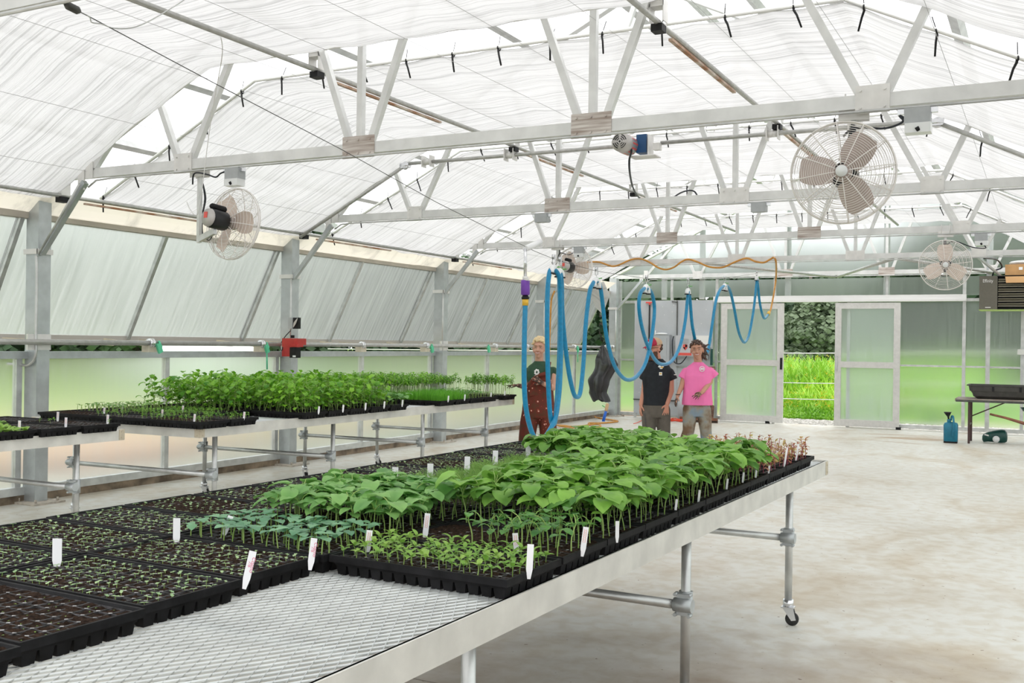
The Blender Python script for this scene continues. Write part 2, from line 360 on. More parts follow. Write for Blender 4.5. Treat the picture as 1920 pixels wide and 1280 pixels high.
# outside ground: brown dirt along the wall, pale gravel, then lawn
def ground_mat():
    m, n, b, o = newmat('outdoor_ground'); b.inputs['Roughness'].default_value = .9; b.inputs['Specular IOR Level'].default_value = .1
    t = n.nodes.new('ShaderNodeNewGeometry'); sx = n.nodes.new('ShaderNodeSeparateXYZ'); n.links.new(t.outputs['Position'], sx.inputs[0])
    def noi(sc, de):
        z = n.nodes.new('ShaderNodeTexNoise'); z.inputs['Scale'].default_value = sc; z.inputs['Detail'].default_value = de; n.links.new(t.outputs['Position'], z.inputs['Vector']); return z
    def math(op, a, b_, c_=None):
        x = n.nodes.new('ShaderNodeMath'); x.operation = op
        for i, q in enumerate((a, b_, c_)):
            if q is None: continue
            if isinstance(q, (int, float)): x.inputs[i].default_value = q
            else: n.links.new(q, x.inputs[i])
        return x.outputs[0]
    nz = noi(.5, 6)
    dl = math('SUBTRACT', XL, sx.outputs['X']); dy = math('SUBTRACT', sx.outputs['Y'], 14.8)
    d = math('MAXIMUM', dl, math('MULTIPLY', dy, 2.2)); d = math('MULTIPLY_ADD', nz.outputs['Fac'], 1.2, d); d = math('MULTIPLY', d, 1/20)
    cr = n.nodes.new('ShaderNodeValToRGB'); e = cr.color_ramp.elements; n.links.new(d, cr.inputs[0])
    e[0].position = .05; e[0].color = (.085, .06, .055, 1); e[1].position = .085; e[1].color = (.12, .08, .07, 1)
    for p_, c_ in ((.10, (.50, .52, .55)), (.13, (.16, .11, .09)), (.19, (.22, .15, .11)), (.22, (.45, .38, .32)), (.26, (.26, .18, .13)), (.36, (.50, .42, .34)), (.42, (.29, .37, .13)), (.55, (.20, .34, .09))):
        q = e.new(p_); q.color = (*c_, 1)
    mp2 = noi(.09, 5); c2 = n.nodes.new('ShaderNodeValToRGB'); c2.color_ramp.elements[0].position = .4; c2.color_ramp.elements[1].position = .62
    c2.color_ramp.elements[0].color = (.72, 1.0, .6, 1); c2.color_ramp.elements[1].color = (1.5, 1.15, 1.0, 1); n.links.new(mp2.outputs['Fac'], c2.inputs[0])
    nf = noi(14, 5); c3 = n.nodes.new('ShaderNodeValToRGB'); c3.color_ramp.elements[0].position = .35; c3.color_ramp.elements[1].position = .65
    c3.color_ramp.elements[0].color = (.7, .7, .7, 1); c3.color_ramp.elements[1].color = (1.15, 1.15, 1.15, 1); n.links.new(nf.outputs['Fac'], c3.inputs[0])
    a = cr.outputs[0]
    for q in (c2.outputs[0], c3.outputs[0]):
        x = n.nodes.new('ShaderNodeMix'); x.data_type = 'RGBA'; x.blend_type = 'MULTIPLY'; x.inputs[0].default_value = 1; x.clamp_result = False
        n.links.new(a, x.inputs[6]); n.links.new(q, x.inputs[7]); a = x.outputs[2]
    n.links.new(a, b.inputs['Base Color']); return m
g = MB().bx(-160, 160, -80, 200, -.5, -.06)
go = struct('ground', g, ground_mat())
# pale gravel apron outside the door
gm = MB(); rg = random.Random(3)
for i in range(6500):
    x = rg.uniform(-.6, 6.4); y = rg.uniform(15.0, 17.1); s = rg.uniform(.012, .03); a = rg.uniform(0, 3.1)
    Mx = Matrix.Rotation(a, 3, 'Z') @ Matrix.Rotation(rg.uniform(-.4, .4), 3, 'X')
    gm.box((x, y, -.055+s*.2), (s*2, s*1.5, s), Mx)
gm.bx(-.7, 6.5, 14.96, 17.15, -.06, -.045)
tag(gm.build('gravel', pm('gravel', (.62, .60, .56), .9, 0, var=.2, scale=8)), 'pale grey gravel strip outside the open sliding door', 'gravel', kind='stuff')

# left wall: lower sheets, sill, beam, header, kerb
wl = MB()
for i in range(1, 6):
    pass
struct('wall_left', MB().bx(XL-.010, XL, -7.3, 14.75, .14, 1.37), M['poly_low'])
wf = MB(); wf.bx(XL-.03, XL+.05, -7.3, 14.75, .075, .15)
struct('trim_2', wf, M['alu'])
struct('trim_3', MB().bx(XL-.06, XL+.04, -7.3, 14.8, -.02, .075), pm('kerb_dirt', (.22, .17, .12), .9, 0, var=.5, scale=6))
struct('trim_4', MB().bx(XL-.05, XL+.07, -7.3, 14.75, 1.365, 1.435), M['steel'])
struct('trim_5', MB().bx(XL-.05, XL+.05, -7.3, 14.75, 2.70, 2.76), pm('tan_header', (.50, .46, .40), .6, .2, var=.1, scale=4))
k = 0
for y in [-5.5, -3.66, -1.83, -.12, 1.72, 3.54, 5.36, 7.2, 9.05, 10.86, 12.75]:
    s = MB().bx(XL-.03, XL+.03, y-.03, y+.03, .15, 1.37); k += 1
    if y < -.5: struct(f'trim_{40+k}', s, M['alu']); continue
    tag(s.build('wall_stud', M['alu']), f'slim aluminium stud of the low left wall, {["nearest to the camera", "behind the near end of the middle bench", "beside the second support post", "behind the tall cucumber seedlings", "beside the third support post", "behind the woman in overalls", "beside the fourth support post", "behind the blue hose loops"][max(0, k-4)]}', 'wall stud')
# vent windows: hinged at the header, swung outward at the foot
vn = 0
for i in range(len(BAY)-1):
    y0, y1 = BAY[i]-.12+(.0), BAY[i+1]-.12; vn += 1
    if i == 0: y0 = -7.2
    if i == len(BAY)-2: y1 = 14.35
    T = lambda y, s, o=0: Vector((XL-.03-.58*s-o*.9, y, 2.72-1.15*s+o*.44))
    root = tag(empty(f'window_{vn}', None, None, (XL-.6, (y0+y1)/2, 1.56)), kind='structure')
    p = MB(); a = [T(y0, 0), T(y1, 0), T(y1, 1), T(y0, 1)]; bq = [q+Vector((-.009, 0, -.004)) for q in a]
    p.add(a+bq, [(0, 1, 2, 3), (7, 6, 5, 4), (0, 4, 5, 1), (1, 5, 6, 2), (2, 6, 7, 3), (3, 7, 4, 0)])
    p.build('window_pane', M['poly_side'], root)
    b = MB()
    for yy in ((y0+.03, (y0+y1)/2) if i < 5 else (y0+.03, (y0+y1)/2, y1-.02)):
        b.beam(T(yy, 0)+Vector((.02, 0, 0)), T(yy, 1)+Vector((.02, 0, 0)), .05, .045, (0, 1, 0))
    b.build('window_bar', M['alu'], root)
    MB().beam(T(y0, 1), T(y1, 1), .05, .055).build('bottom_rail', pm('vent_rail', (.56, .52, .48), .5, .3), root)
# right wall (beyond the frame, lets the same daylight in)
struct('wall_right', MB().bx(XR, XR+.010, -7.3, 14.75, .0, 3.05), M['poly_low'])
# ceiling film on both roof slopes
cm_ = MB(); cm_.quad((XL-.2, -7.4, EAVE-.02), (XC, -7.4, RIDGE+.08), (XC, 14.8, RIDGE+.08), (XL-.2, 14.8, EAVE-.02))
cm_.quad((XC, -7.4, RIDGE+.08), (XR+.2, -7.4, EAVE-.02), (XR+.2, 14.8, EAVE-.02), (XC, 14.8, RIDGE+.08))
struct('ceiling', cm_, M['roof'])
pn = 0
for sx_ in (-1, 1):
    for k in range(5):
        x = XC+sx_*(.95*k+.35); z = roof_z(x)+.03
        p = MB().box((x, 3.7, z), (.07, 22, .07), Matrix.Rotation(sx_*.456, 3, 'Y'))
        tag(p.build('roof_purlin', M['alu']), f'long roof purlin above the shade cloth, {["nearest the ridge", "second down from the ridge", "third down from the ridge", "fourth down from the ridge", "nearest the eave"][k]} on the {"left" if sx_ < 0 else "right"} slope', 'purlin')

# end wall
YE = 14.79
ew = MB()
def pane(x0, x1, z0, z1): ew.bx(x0, x1, YE-.005, YE+.005, z0, z1)
for x0, x1 in ((-2.35, .0), (.05, 1.20), (2.70, 4.80), (4.84, 5.21), (5.26, 7.25)):
    pane(x0, x1, .12, 1.23); pane(x0, x1, 1.27, 2.50)
pane(-2.35, 7.25, 2.62, 2.98)
ew.add([(-2.38, YE-.005, 3.06), (7.25, YE-.005, 3.06), (XC, YE-.005, 5.42), (-2.38, YE+.005, 3.06), (7.25, YE+.005, 3.06), (XC, YE+.005, 5.42)], [(0, 1, 2), (3, 5, 4), (0, 3, 4, 1), (1, 4, 5, 2), (2, 5, 3, 0)])
struct('wall_back', ew, M['poly_end'])
ef = MB()
for x0, x1 in ((-2.35, 1.22), (2.68, 7.25)):
    ef.bx(x0, x1, YE-.035, YE+.04, .03, .10); ef.bx(x0, x1, YE-.02, YE+.02, 1.235, 1.27)
ef.bx(-2.35, 7.25, YE-.03, YE+.03, 2.50, 2.56)
struct('trim_6', ef, M['alu'])
for j, (x, wd, z0, z1) in enumerate(((-2.2, .06, .0, 3), (-1.0, .05, 2.56, 3), (.0, .06, .1, 3), (1.22, .05, 0, 3), (2.70, .06, 0, 2.5), (3.42, .05, 2.5, 3), (4.82, .06, .03, 3), (5.235, .075, .03, 3), (5.82, .06, .03, 3), (6.7, .05, .03, 3))):
    struct(f'trim_{7+j}', MB().box((x, YE-.01, (z0+z1)/2), (wd, .07, z1-z0)), M['alu'])
for j, x in enumerate((-1.2, -.35, 1.47, 3.40, 5.25)):
    struct(f'trim_{17+j}', MB().box((x, YE+.05, (2.56+roof_z(x))/2), (.11, .06, roof_z(x)-2.56-.04)), M['alu'])
# sliding doors on their track
M['poly_door'] = polym('polycarbonate_door', .34, .24, (30, 2, 1.0))
for n_, x0, x1, gx in ((1, .13, 1.44, 1.40), (2, 2.46, 3.69, 2.50)):
    yd = YE-.13; root = tag(empty(f'door_{n_}', None, None, ((x0+x1)/2, yd, 0)), kind='structure')
    f = MB(); w_ = .13 if n_ == 1 else .12
    for a, b in ((x0, x0+w_), (x1-w_, x1)): f.bx(a, b, yd-.025, yd+.025, .02, 2.48)
    for a, b in ((.03, .16), (1.19, 1.31), (2.36, 2.48)): f.bx(x0+w_, x1-w_, yd-.024, yd+.024, a, b)
    f.build('door_frame', pm('door_frame', (.66, .65, .63), .5, .3, var=.06), root)
    MB().bx(x0+w_-.01, x1-w_+.01, yd-.004, yd+.004, .15, 2.38).build('door_pane', M['poly_door'], root)
    h = MB().bx(gx-.02, gx+.02, yd-.05, yd-.02, 1.12, 1.42 if n_ == 2 else 1.36); h.bx(gx-.012, gx+.012, yd-.065, yd-.045, 1.14, 1.24)
    h.build('door_handle', M['alu'] if n_ == 2 else M['black'], root)
    MB().bx(x1-.35 if n_ == 1 else x1-.06, x1-.27 if n_ == 1 else x1+.03, yd-.04, yd+.03, .0, .05).build('guide_shoe', M['black'], root)
tr = MB().bx(-.05, 4.86, YE-.17, YE-.08, 2.50, 2.545); tr.bx(-.05, 4.86, YE-.14, YE-.06, 2.545, 2.63)
tag(tr.build('door_track', pm('track_paint', (.80, .80, .79), .4, .2)), 'long pale sliding door track above the two glazed doors', 'door track')

# ------------------------------------------------------------------ roof trusses and support posts
M['joint'] = M['plate']
ORD = ['nearest one, mostly above the frame', 'second back, carrying the large fan', 'third back, just behind the gear motor', 'fourth back, carrying the far fans', 'fifth back, wound with orange hose', 'farthest, against the end wall']
def truss(y, idx, lab, film=(1, 1)):
    t = empty('roof_truss', lab, 'truss', (XC, y, 3.02))
    hc = 3.09 if y > -1 else 3.02; wh = .085
    MB().bx(XL+.1, XR-.1, y-.025, y+.025, hc-wh/2-.01, hc+wh/2-.01).build('bottom_chord', M['white_steel'], t)
    for s in (-1, 1):
        MB().beam((XC, y, RIDGE-.06), (XC+s*(XC-XL)*1.0, y, EAVE-.02), .05, .09, (0, 1, 0)).build('rafter', M['white_steel'], t)
    def web(x0, x1, z1=None): MB().beam((x0, y, hc), (x1, y, z1 if z1 else roof_z(x1)-.08), .05, .05, (0, 1, 0)).build('web_member', M['white_steel'], t)
    for s in (-1, 1):
        X = lambda d: XC+s*d
        web(X(2.90), X(3.22)); web(X(2.78), X(2.14)); web(X(1.07), X(1.62)); web(X(.985), X(.985)); web(X(.90), X(.06)); web(X(4.02), X(3.40)) if False else None
        MB().beam((X(4.0), y, hc), (X(3.42), y, roof_z(X(3.42))-.05), .05, .05, (0, 1, 0)).build('web_member', M['white_steel'], t)
        for d, wd, mt in ((2.84, .20, 'plate'), (.985, .30, 'film_plate' if (s < 0 and film[0]) or (s > 0 and film[1]) else 'plate')):
            g = MB().bx(X(d)-wd/2, X(d)+wd/2, y-.034, y-.024, hc-.085, hc+.085)
            for bx_ in ([-.07, .07] if wd < .25 else [-.11, 0, .11]):
                for bz in (-.05, .055): g.cyl((X(d)+bx_, y-.045, hc+bz), (X(d)+bx_, y-.03, hc+bz), .009, 6)
            g.build('gusset_plate', M[mt], t)
        g = MB().bx(X(4.0)-.045, X(4.0)+.045, y-.036, y-.022, hc-.06, hc+.12); g.bx(X(4.10)-.045, X(4.10)+.035, y-.036, y-.022, hc-.16, hc+.03)
        g.build('gusset_plate', M['plate'], t)
    MB().tube([(XC-4.0, y-.04, hc-.14), (XC-3.9, y-.04, hc-.085), (XC-3.7, y-.04, hc-.075), (XR-.3, y-.04, hc-.075)], .009, 6).build('conduit', M['alu'], t)
    return t
TN = {-3.66: 0, 0: 1, 3.66: 2, 7.32: 3, 10.98: 4, 14.79: 5}
for y, i in TN.items(): truss(y if i < 5 else 14.70, i, 'steel roof truss, '+ORD[i], {1: (1, 1), 2: (1, 0), 3: (1, 1), 4: (0, 0), 5: (1, 1)}.get(i, (0, 0)))
PN = {0: 'nearest, with the leaning conduit', 3.66: 'carrying the red gear box', 7.32: 'behind the pale-stemmed seedlings', 10.98: 'behind the blond woman and hoses', 14.62: 'in the far corner beside the grey board'}
for y, d in PN.items():
    t = empty('support_post', 'galvanised square support post of the left wall, '+d, 'post', (XL+.12, y, 0))
    MB().bx(XL+.02, XL+.19, y-.06, y+.08, .0, 3.05).build('post_tube', M['steel'], t)
    g = MB().bx(XL-.01, XL+.32, y-.16, y+.18, 0, .018)
    for a in (-.11, .13):
        for b in (.03, .27): g.cyl((XL+b, y+a, .018), (XL+b, y+a, .05), .012, 6)
    g.build('base_plate', pm('base_plate', (.55, .50, .43), .8, .1, var=.2), t)
    c = MB().bx(XL, XL+.20, y-.075, y-.058, 2.355, 2.405); c.bx(XL+.188, XL+.21, y-.075, y+.09, 2.355, 2.405); c.build('post_clamp', M['plate'], t)
    MB().beam((XL+.20, y-.03, 2.36), (XL+.78, y-.03, 3.0), .05, .05, (0, 1, 0)).build('knee_brace', M['steel'], t)
    c = MB()
    if y < 1: c.tube(spline([(XL+.19, y-.08, 2.34), (XL+.2, y-.08, 2.1), (XL+.2, y-.08, 1.6), (XL+.2, y-.08, 1.40), (XL+.12, y-.09, 1.31), (XL-.0, y-.1, 1.31), (XL-.15, y-.12, 1.31)]), .013, 8); c.tube([(XL+.22, y-.075, 2.36), (XL+.76, y-.075, 2.98)], .011, 8)
    else: c.tube([(XL+.19, y-.07, 2.36), (XL+.19, y-.07, 1.45)], .012, 8)
    c.build('conduit', M['alu'], t)

# ------------------------------------------------------------------ shade curtains, their rods and ties
CX0, CK0, CK1, CX1, CZ0, CZ1 = -2.10, -.13, 5.0, 6.97, 2.94, 3.90
def cz(x):
    if x < CK0: return CZ0+(CZ1-CZ0)*(x-CX0)/(CK0-CX0)
    if x > CK1: return CZ1-(CZ1-CZ0)*(x-CK1)/(CX1-CK1)
    return CZ1
CL = ['above the camera', 'first, over the near bench', 'second, behind the big fan', 'third from the camera', 'fourth from the camera', 'last, next to the end wall']
for i in range(len(BAY)-1):
    y0, y1 = BAY[i]+.55, BAY[i+1]-.02
    if i == len(BAY)-2: y1 = 13.3
    root = empty('shade_curtain', 'white crinkled shade cloth hung under the roof, '+CL[i], 'shade curtain', (XC, (y0+y1)/2, 2.9))
    rc = random.Random(i); NX, NY = 96, 30; V = []; Fc = []
    xs = [CX0+(CX1-CX0)*a/NX for a in range(NX+1)]
    for b in range(NY+1):
        ty = b/NY; y = y0+(y1-y0)*ty
        for x in xs:
            sag = .055*math.sin(math.pi*ty)**.6*(1+.3*noise.noise(Vector((x*.5, y*.5, i))))
            sc = .022*abs(math.sin(math.pi*(x-CX0)/.55))
            lo = max(0, 1-(x-CX0)/.9)
            wv = .018*noise.noise(Vector((x*.8, y*5, i*3)))+.008*noise.noise(Vector((x*1.2, y*16, i)))
            z = cz(x)-sag-sc+wv-.09*lo*(ty**3)*(1-lo*.4)
            yy = y+.05*noise.noise(Vector((x*.9, 3, i)))*(1-ty) + (.02*noise.noise(Vector((x*1.4, 7, i))) if ty > .9 else 0)
            V.append((x, yy, z))
    for b in range(NY):
        for a in range(NX): q = b*(NX+1)+a; Fc.append((q, q+1, q+NX+2, q+NX+1))
    MB().add(V, Fc, True).build('curtain_cloth', M['curtain'], root)
    MB().tube([(x, y0, cz(x)+.01) for x in (CX0, CK0, CK1, CX1)], .016, 8).build('curtain_rod', M['pvc'], root)
    MB().tube([(x, y1+.0, cz(x)+.0) for x in (CX0+.1, CK0, CK1, CX1)], .012, 8).build('edge_rod', M['pvc'], root)
    tie = None; x = CX0+.05; k = 0
    while x < CX1:
        if tie is None:
            t_ = MB().tube([(0, 0, .02), (0, -.01, -.02), (.015, -.02, -.06), (.035, -.02, -.15)], [.011, .009, .008, .007], 6); t_.torus((0, 0, 0), .018, .006, 'x', 10, 5)
            t_.tube([(0, 0, .02), (.01, .01, .10)], .003, 4)
            tie = t_.mesh('cable_tie', M['black'])
        inst('cable_tie', tie, root, Vector((x, y0, cz(x)))-root.location, (0, rc.uniform(-.2, .2), (0 if x < 5 else math.pi)+rc.uniform(-.4, .4)))
        x += .45*rc.uniform(.93, 1.07)
# cloth band closing the gap between curtain and header
bm_ = MB()
for j in range(60):
    ya = -7.3+j*.36; yb = ya+.36
    def prof(y):
        d = abs(((y-.0) % 3.66)-3.3); s = .05*math.exp(-(d/.4)**2)
        return [(CX0-.02, y, 2.93), (CX0-.12-s, y, 2.83), (CX0-.2-s, y, 2.77), (XL+.02, y, 2.735)]
    A, B = prof(ya), prof(yb)
    for k in range(3): bm_.add([A[k], A[k+1], B[k+1], B[k]], [(0, 1, 2, 3)], True)
tag(bm_.build('cloth_band', M['beige']), 'beige cloth band along the left eave under the shade curtains', 'cloth band')
cl = MB().add([(CX0-.25, 13.35, 2.78), (CX0+.1, 13.3, 2.9), (CX0+.22, 13.35, 2.62), (CX0+.05, 13.4, 2.22), (CX0-.12, 13.4, 2.36)], [(0, 1, 2, 3, 4)], False)
cl.add([(CX0-.25, 13.37, 2.78), (CX0+.1, 13.32, 2.9), (CX0+.22, 13.37, 2.62), (CX0+.05, 13.42, 2.22), (CX0-.12, 13.42, 2.36)], [(4, 3, 2, 1, 0)])
tag(cl.build('cloth_flap', M['curtain']), 'loose pointed white cloth flap hanging in the far left corner', 'cloth')
for k in range(11):
    x = -1.6+.72*k; z = cz(x)-.085
    tag(MB().tube([(x, -6.5+j*2.1, z-.01*math.sin(j)) for j in range(11)], .0017, 4).build('shade_wire', pm('cord_grey', (.45, .45, .45), .6)), 'thin grey wire running lengthwise under the white shade cloth', 'wire', 'lengthwise wires under the shade cloth')

# push rods along the curtains, drive shaft and gear motor
def bracket(x, y, z, par):
    g = MB().bx(x-.05, x-.045, y-.05, y+.05, z+.0, z+.15); g.bx(x+.045, x+.05, y-.05, y+.05, z, z+.15); g.bx(x-.05, x+.05, y-.05, y+.05, z+.10, z+.15); g.build('hanger_bracket', M['plate'], par)
    MB().box((x, y, z-.04), (.08, .09, .05)).build('bearing', M['black'], par)
for x, z, lab in ((-2.0, 2.905, 'round grey push rod running lengthwise above the left vents'), (.97, 3.76, 'round grey push rod under the flat cloth, left of the gear motor'), (3.87, 3.76, 'round grey push rod under the flat cloth, right of the gear motor'), (6.6, 2.98, 'round grey push rod low on the right slope')):
    t = empty('push_rod', lab, 'push rod', (x, 4, z))
    MB().tube([(x, -7, z), (x, 9.6 if x < -1 or x > 6 else 12.6, z)], .021, 10).build('rod', M['pipe_grey'], t)
    for y in ((.05, 3.5, 7.2) if x > -1 else (.03, 3.57, 7.25)):
        bracket(x, y, z, t)
        MB().beam((x, y+.25, z-.045), (x, y+1.9, z-.045), .03, .018).build('toothed_rack', M['rust'], t)
t = empty('drive_shaft', 'long drive shaft crossing under the third truss, bent at two joints down the slopes', 'drive shaft', (XC, 3.5, 3.6))
ys, zs = 3.5, 3.66
MB().tube([(-.42, ys, zs), (2.25, ys, zs)], .021, 10).build('shaft', M['pipe_grey'], t)
MB().tube([(2.68, ys, zs), (5.28, ys, zs)], .021, 10).build('shaft', M['pipe_grey'], t)
MB().tube([(-.5, ys, zs-.04), (-2.0, ys, 2.86)], .021, 10).build('shaft', M['pipe_grey'], t)
MB().tube([(5.36, ys, zs-.04), (6.87, ys, 2.86)], .021, 10).build('shaft', M['pipe_grey'], t)
for x in (-.46, 5.32):
    g = MB(); g.box((x, ys, zs-.02), (.10, .06, .06)); g.cyl((x-.06, ys, zs-.02), (x+.06, ys, zs-.02), .035, 10); g.torus((x, ys, zs-.02), .04, .012, 'y', 14); g.build('universal_joint', M['chrome'], t)
for x in (-.15, .93, 3.83, 4.6):
    g = MB().bx(x-.06, x-.05, ys-.05, ys+.05, zs-.06, zs+.07); g.bx(x+.05, x+.06, ys-.05, ys+.05, zs-.06, zs+.07); g.cyl((x-.05, ys, zs), (x+.05, ys, zs), .035, 10); g.build('shaft_bearing', M['plate'], t)
t = empty('gear_motor', 'round-faced gear motor with blue casing hanging mid-ceiling', 'motor', (2.46, 3.45, 3.5))
g = MB().lathe((2.36, 3.30, 3.64), [(.0, -.14), (.085, -.14), (.10, -.11), (.10, .14), (.085, .16)], 24, 'y'); g.build('motor_body', M['motor_grey'], t)
g = MB()
for q in (.03, .05, .07):
    for a in range(4):
        P = [(2.36+q*math.cos(a*1.571+b*.12+.2), 3.158, 3.64+q*math.sin(a*1.571+b*.12+.2)) for b in range(10)]; g.tube(P, .004, 4)
g.cyl((2.36, 3.155, 3.64), (2.36, 3.165, 3.64), .01, 8); g.build('vent_slots', M['black'], t)
MB().lathe((2.36, 3.36, 3.64), [(.101, -.08), (.1012, .06)], 12, 'y').build('rating_label', M['redlab'], t)
g = MB().bx(2.44, 2.55, 3.42, 3.54, 3.56, 3.75); g.build('gear_case', pm('blue_case', (.01, .08, .22), .4), t)
g = MB().bx(2.38, 2.66, 3.38, 3.56, 3.515, 3.527); g.bx(2.57, 2.582, 3.4, 3.55, 3.52, 3.74); g.bx(2.62, 2.69, 3.42, 3.5, 3.58, 3.65); g.build('mounting_plate', M['plate'], t)
P = [at_y(u, v, yy) for u, v, yy in ((1182, 270, 3.3), (1184, 284, 3.3), (1180, 300, 3.4), (1181, 325, 3.6), (1187, 352, 4.2), (1198, 370, 5.0), (1213, 380, 5.8), (1232, 383, 6.4), (1252, 377, 6.8), (1275, 362, 7.1), (1292, 357, 7.25), (1302, 359, 7.25), (1307, 366, 7.25))]
tag(MB().tube(spline(P, 6), .011, 6).build('motor_cable', M['cable']), 'black cable drooping in a deep curve below the gear motor', 'cable')
# turnbuckle and trolley wire for the hoses
WA = Vector((2.586, -3.66, 2.9676)); WB = Vector((1.6, 14.79, 3.15))
def onw(u, v): return on_line(u, v, WA, WB)
t = empty('trolley_wire', 'thin steel wire stretched lengthwise that carries the blue hose', 'wire', (2.3, 1.3, 2.3))
WP = [onw(112, 4), onw(165, 30), onw(400, 155), onw(640, 280), onw(820, 380), onw(1003, 471), onw(1045, 488), onw(1118, 508), onw(1212, 522), onw(1290, 526), onw(1358, 522), onw(1419, 512), Vector((1.6, 14.7, 3.1))]
MB().tube(WP, .0024, 5).build('steel_wire', M['dark_metal'], t)
a, b = onw(122, 8), onw(150, 22); MB().tube([a, a+(b-a)*.2, a+(b-a)*.8, b], [.008, .018, .018, .008], 8).build('turnbuckle', M['dark_metal'], t)
P = [onw(150, 22), onw(168, 32), onw(172, 42), onw(190, 45), onw(215, 53), onw(255, 50), onw(300, 28), onw(345, 0)]
MB().tube(spline(P, 5), .003, 5).build('loose_end', M['alu'], t)
# overhead cross braces by the end wall
for a, b, l in (((.9, 10.98, 3.03), (2.45, 14.62, 3.0), 'left'), ((4.0, 10.98, 3.03), (2.5, 14.62, 3.0), 'right-leaning'), ((4.1, 10.98, 3.03), (5.4, 14.4, 3.0), 'right')):
    tag(MB().tube([a, b], .028, 10).build('cross_brace', M['pipe_grey']), f'grey {l} diagonal brace tube under the last bay of the roof', 'brace')
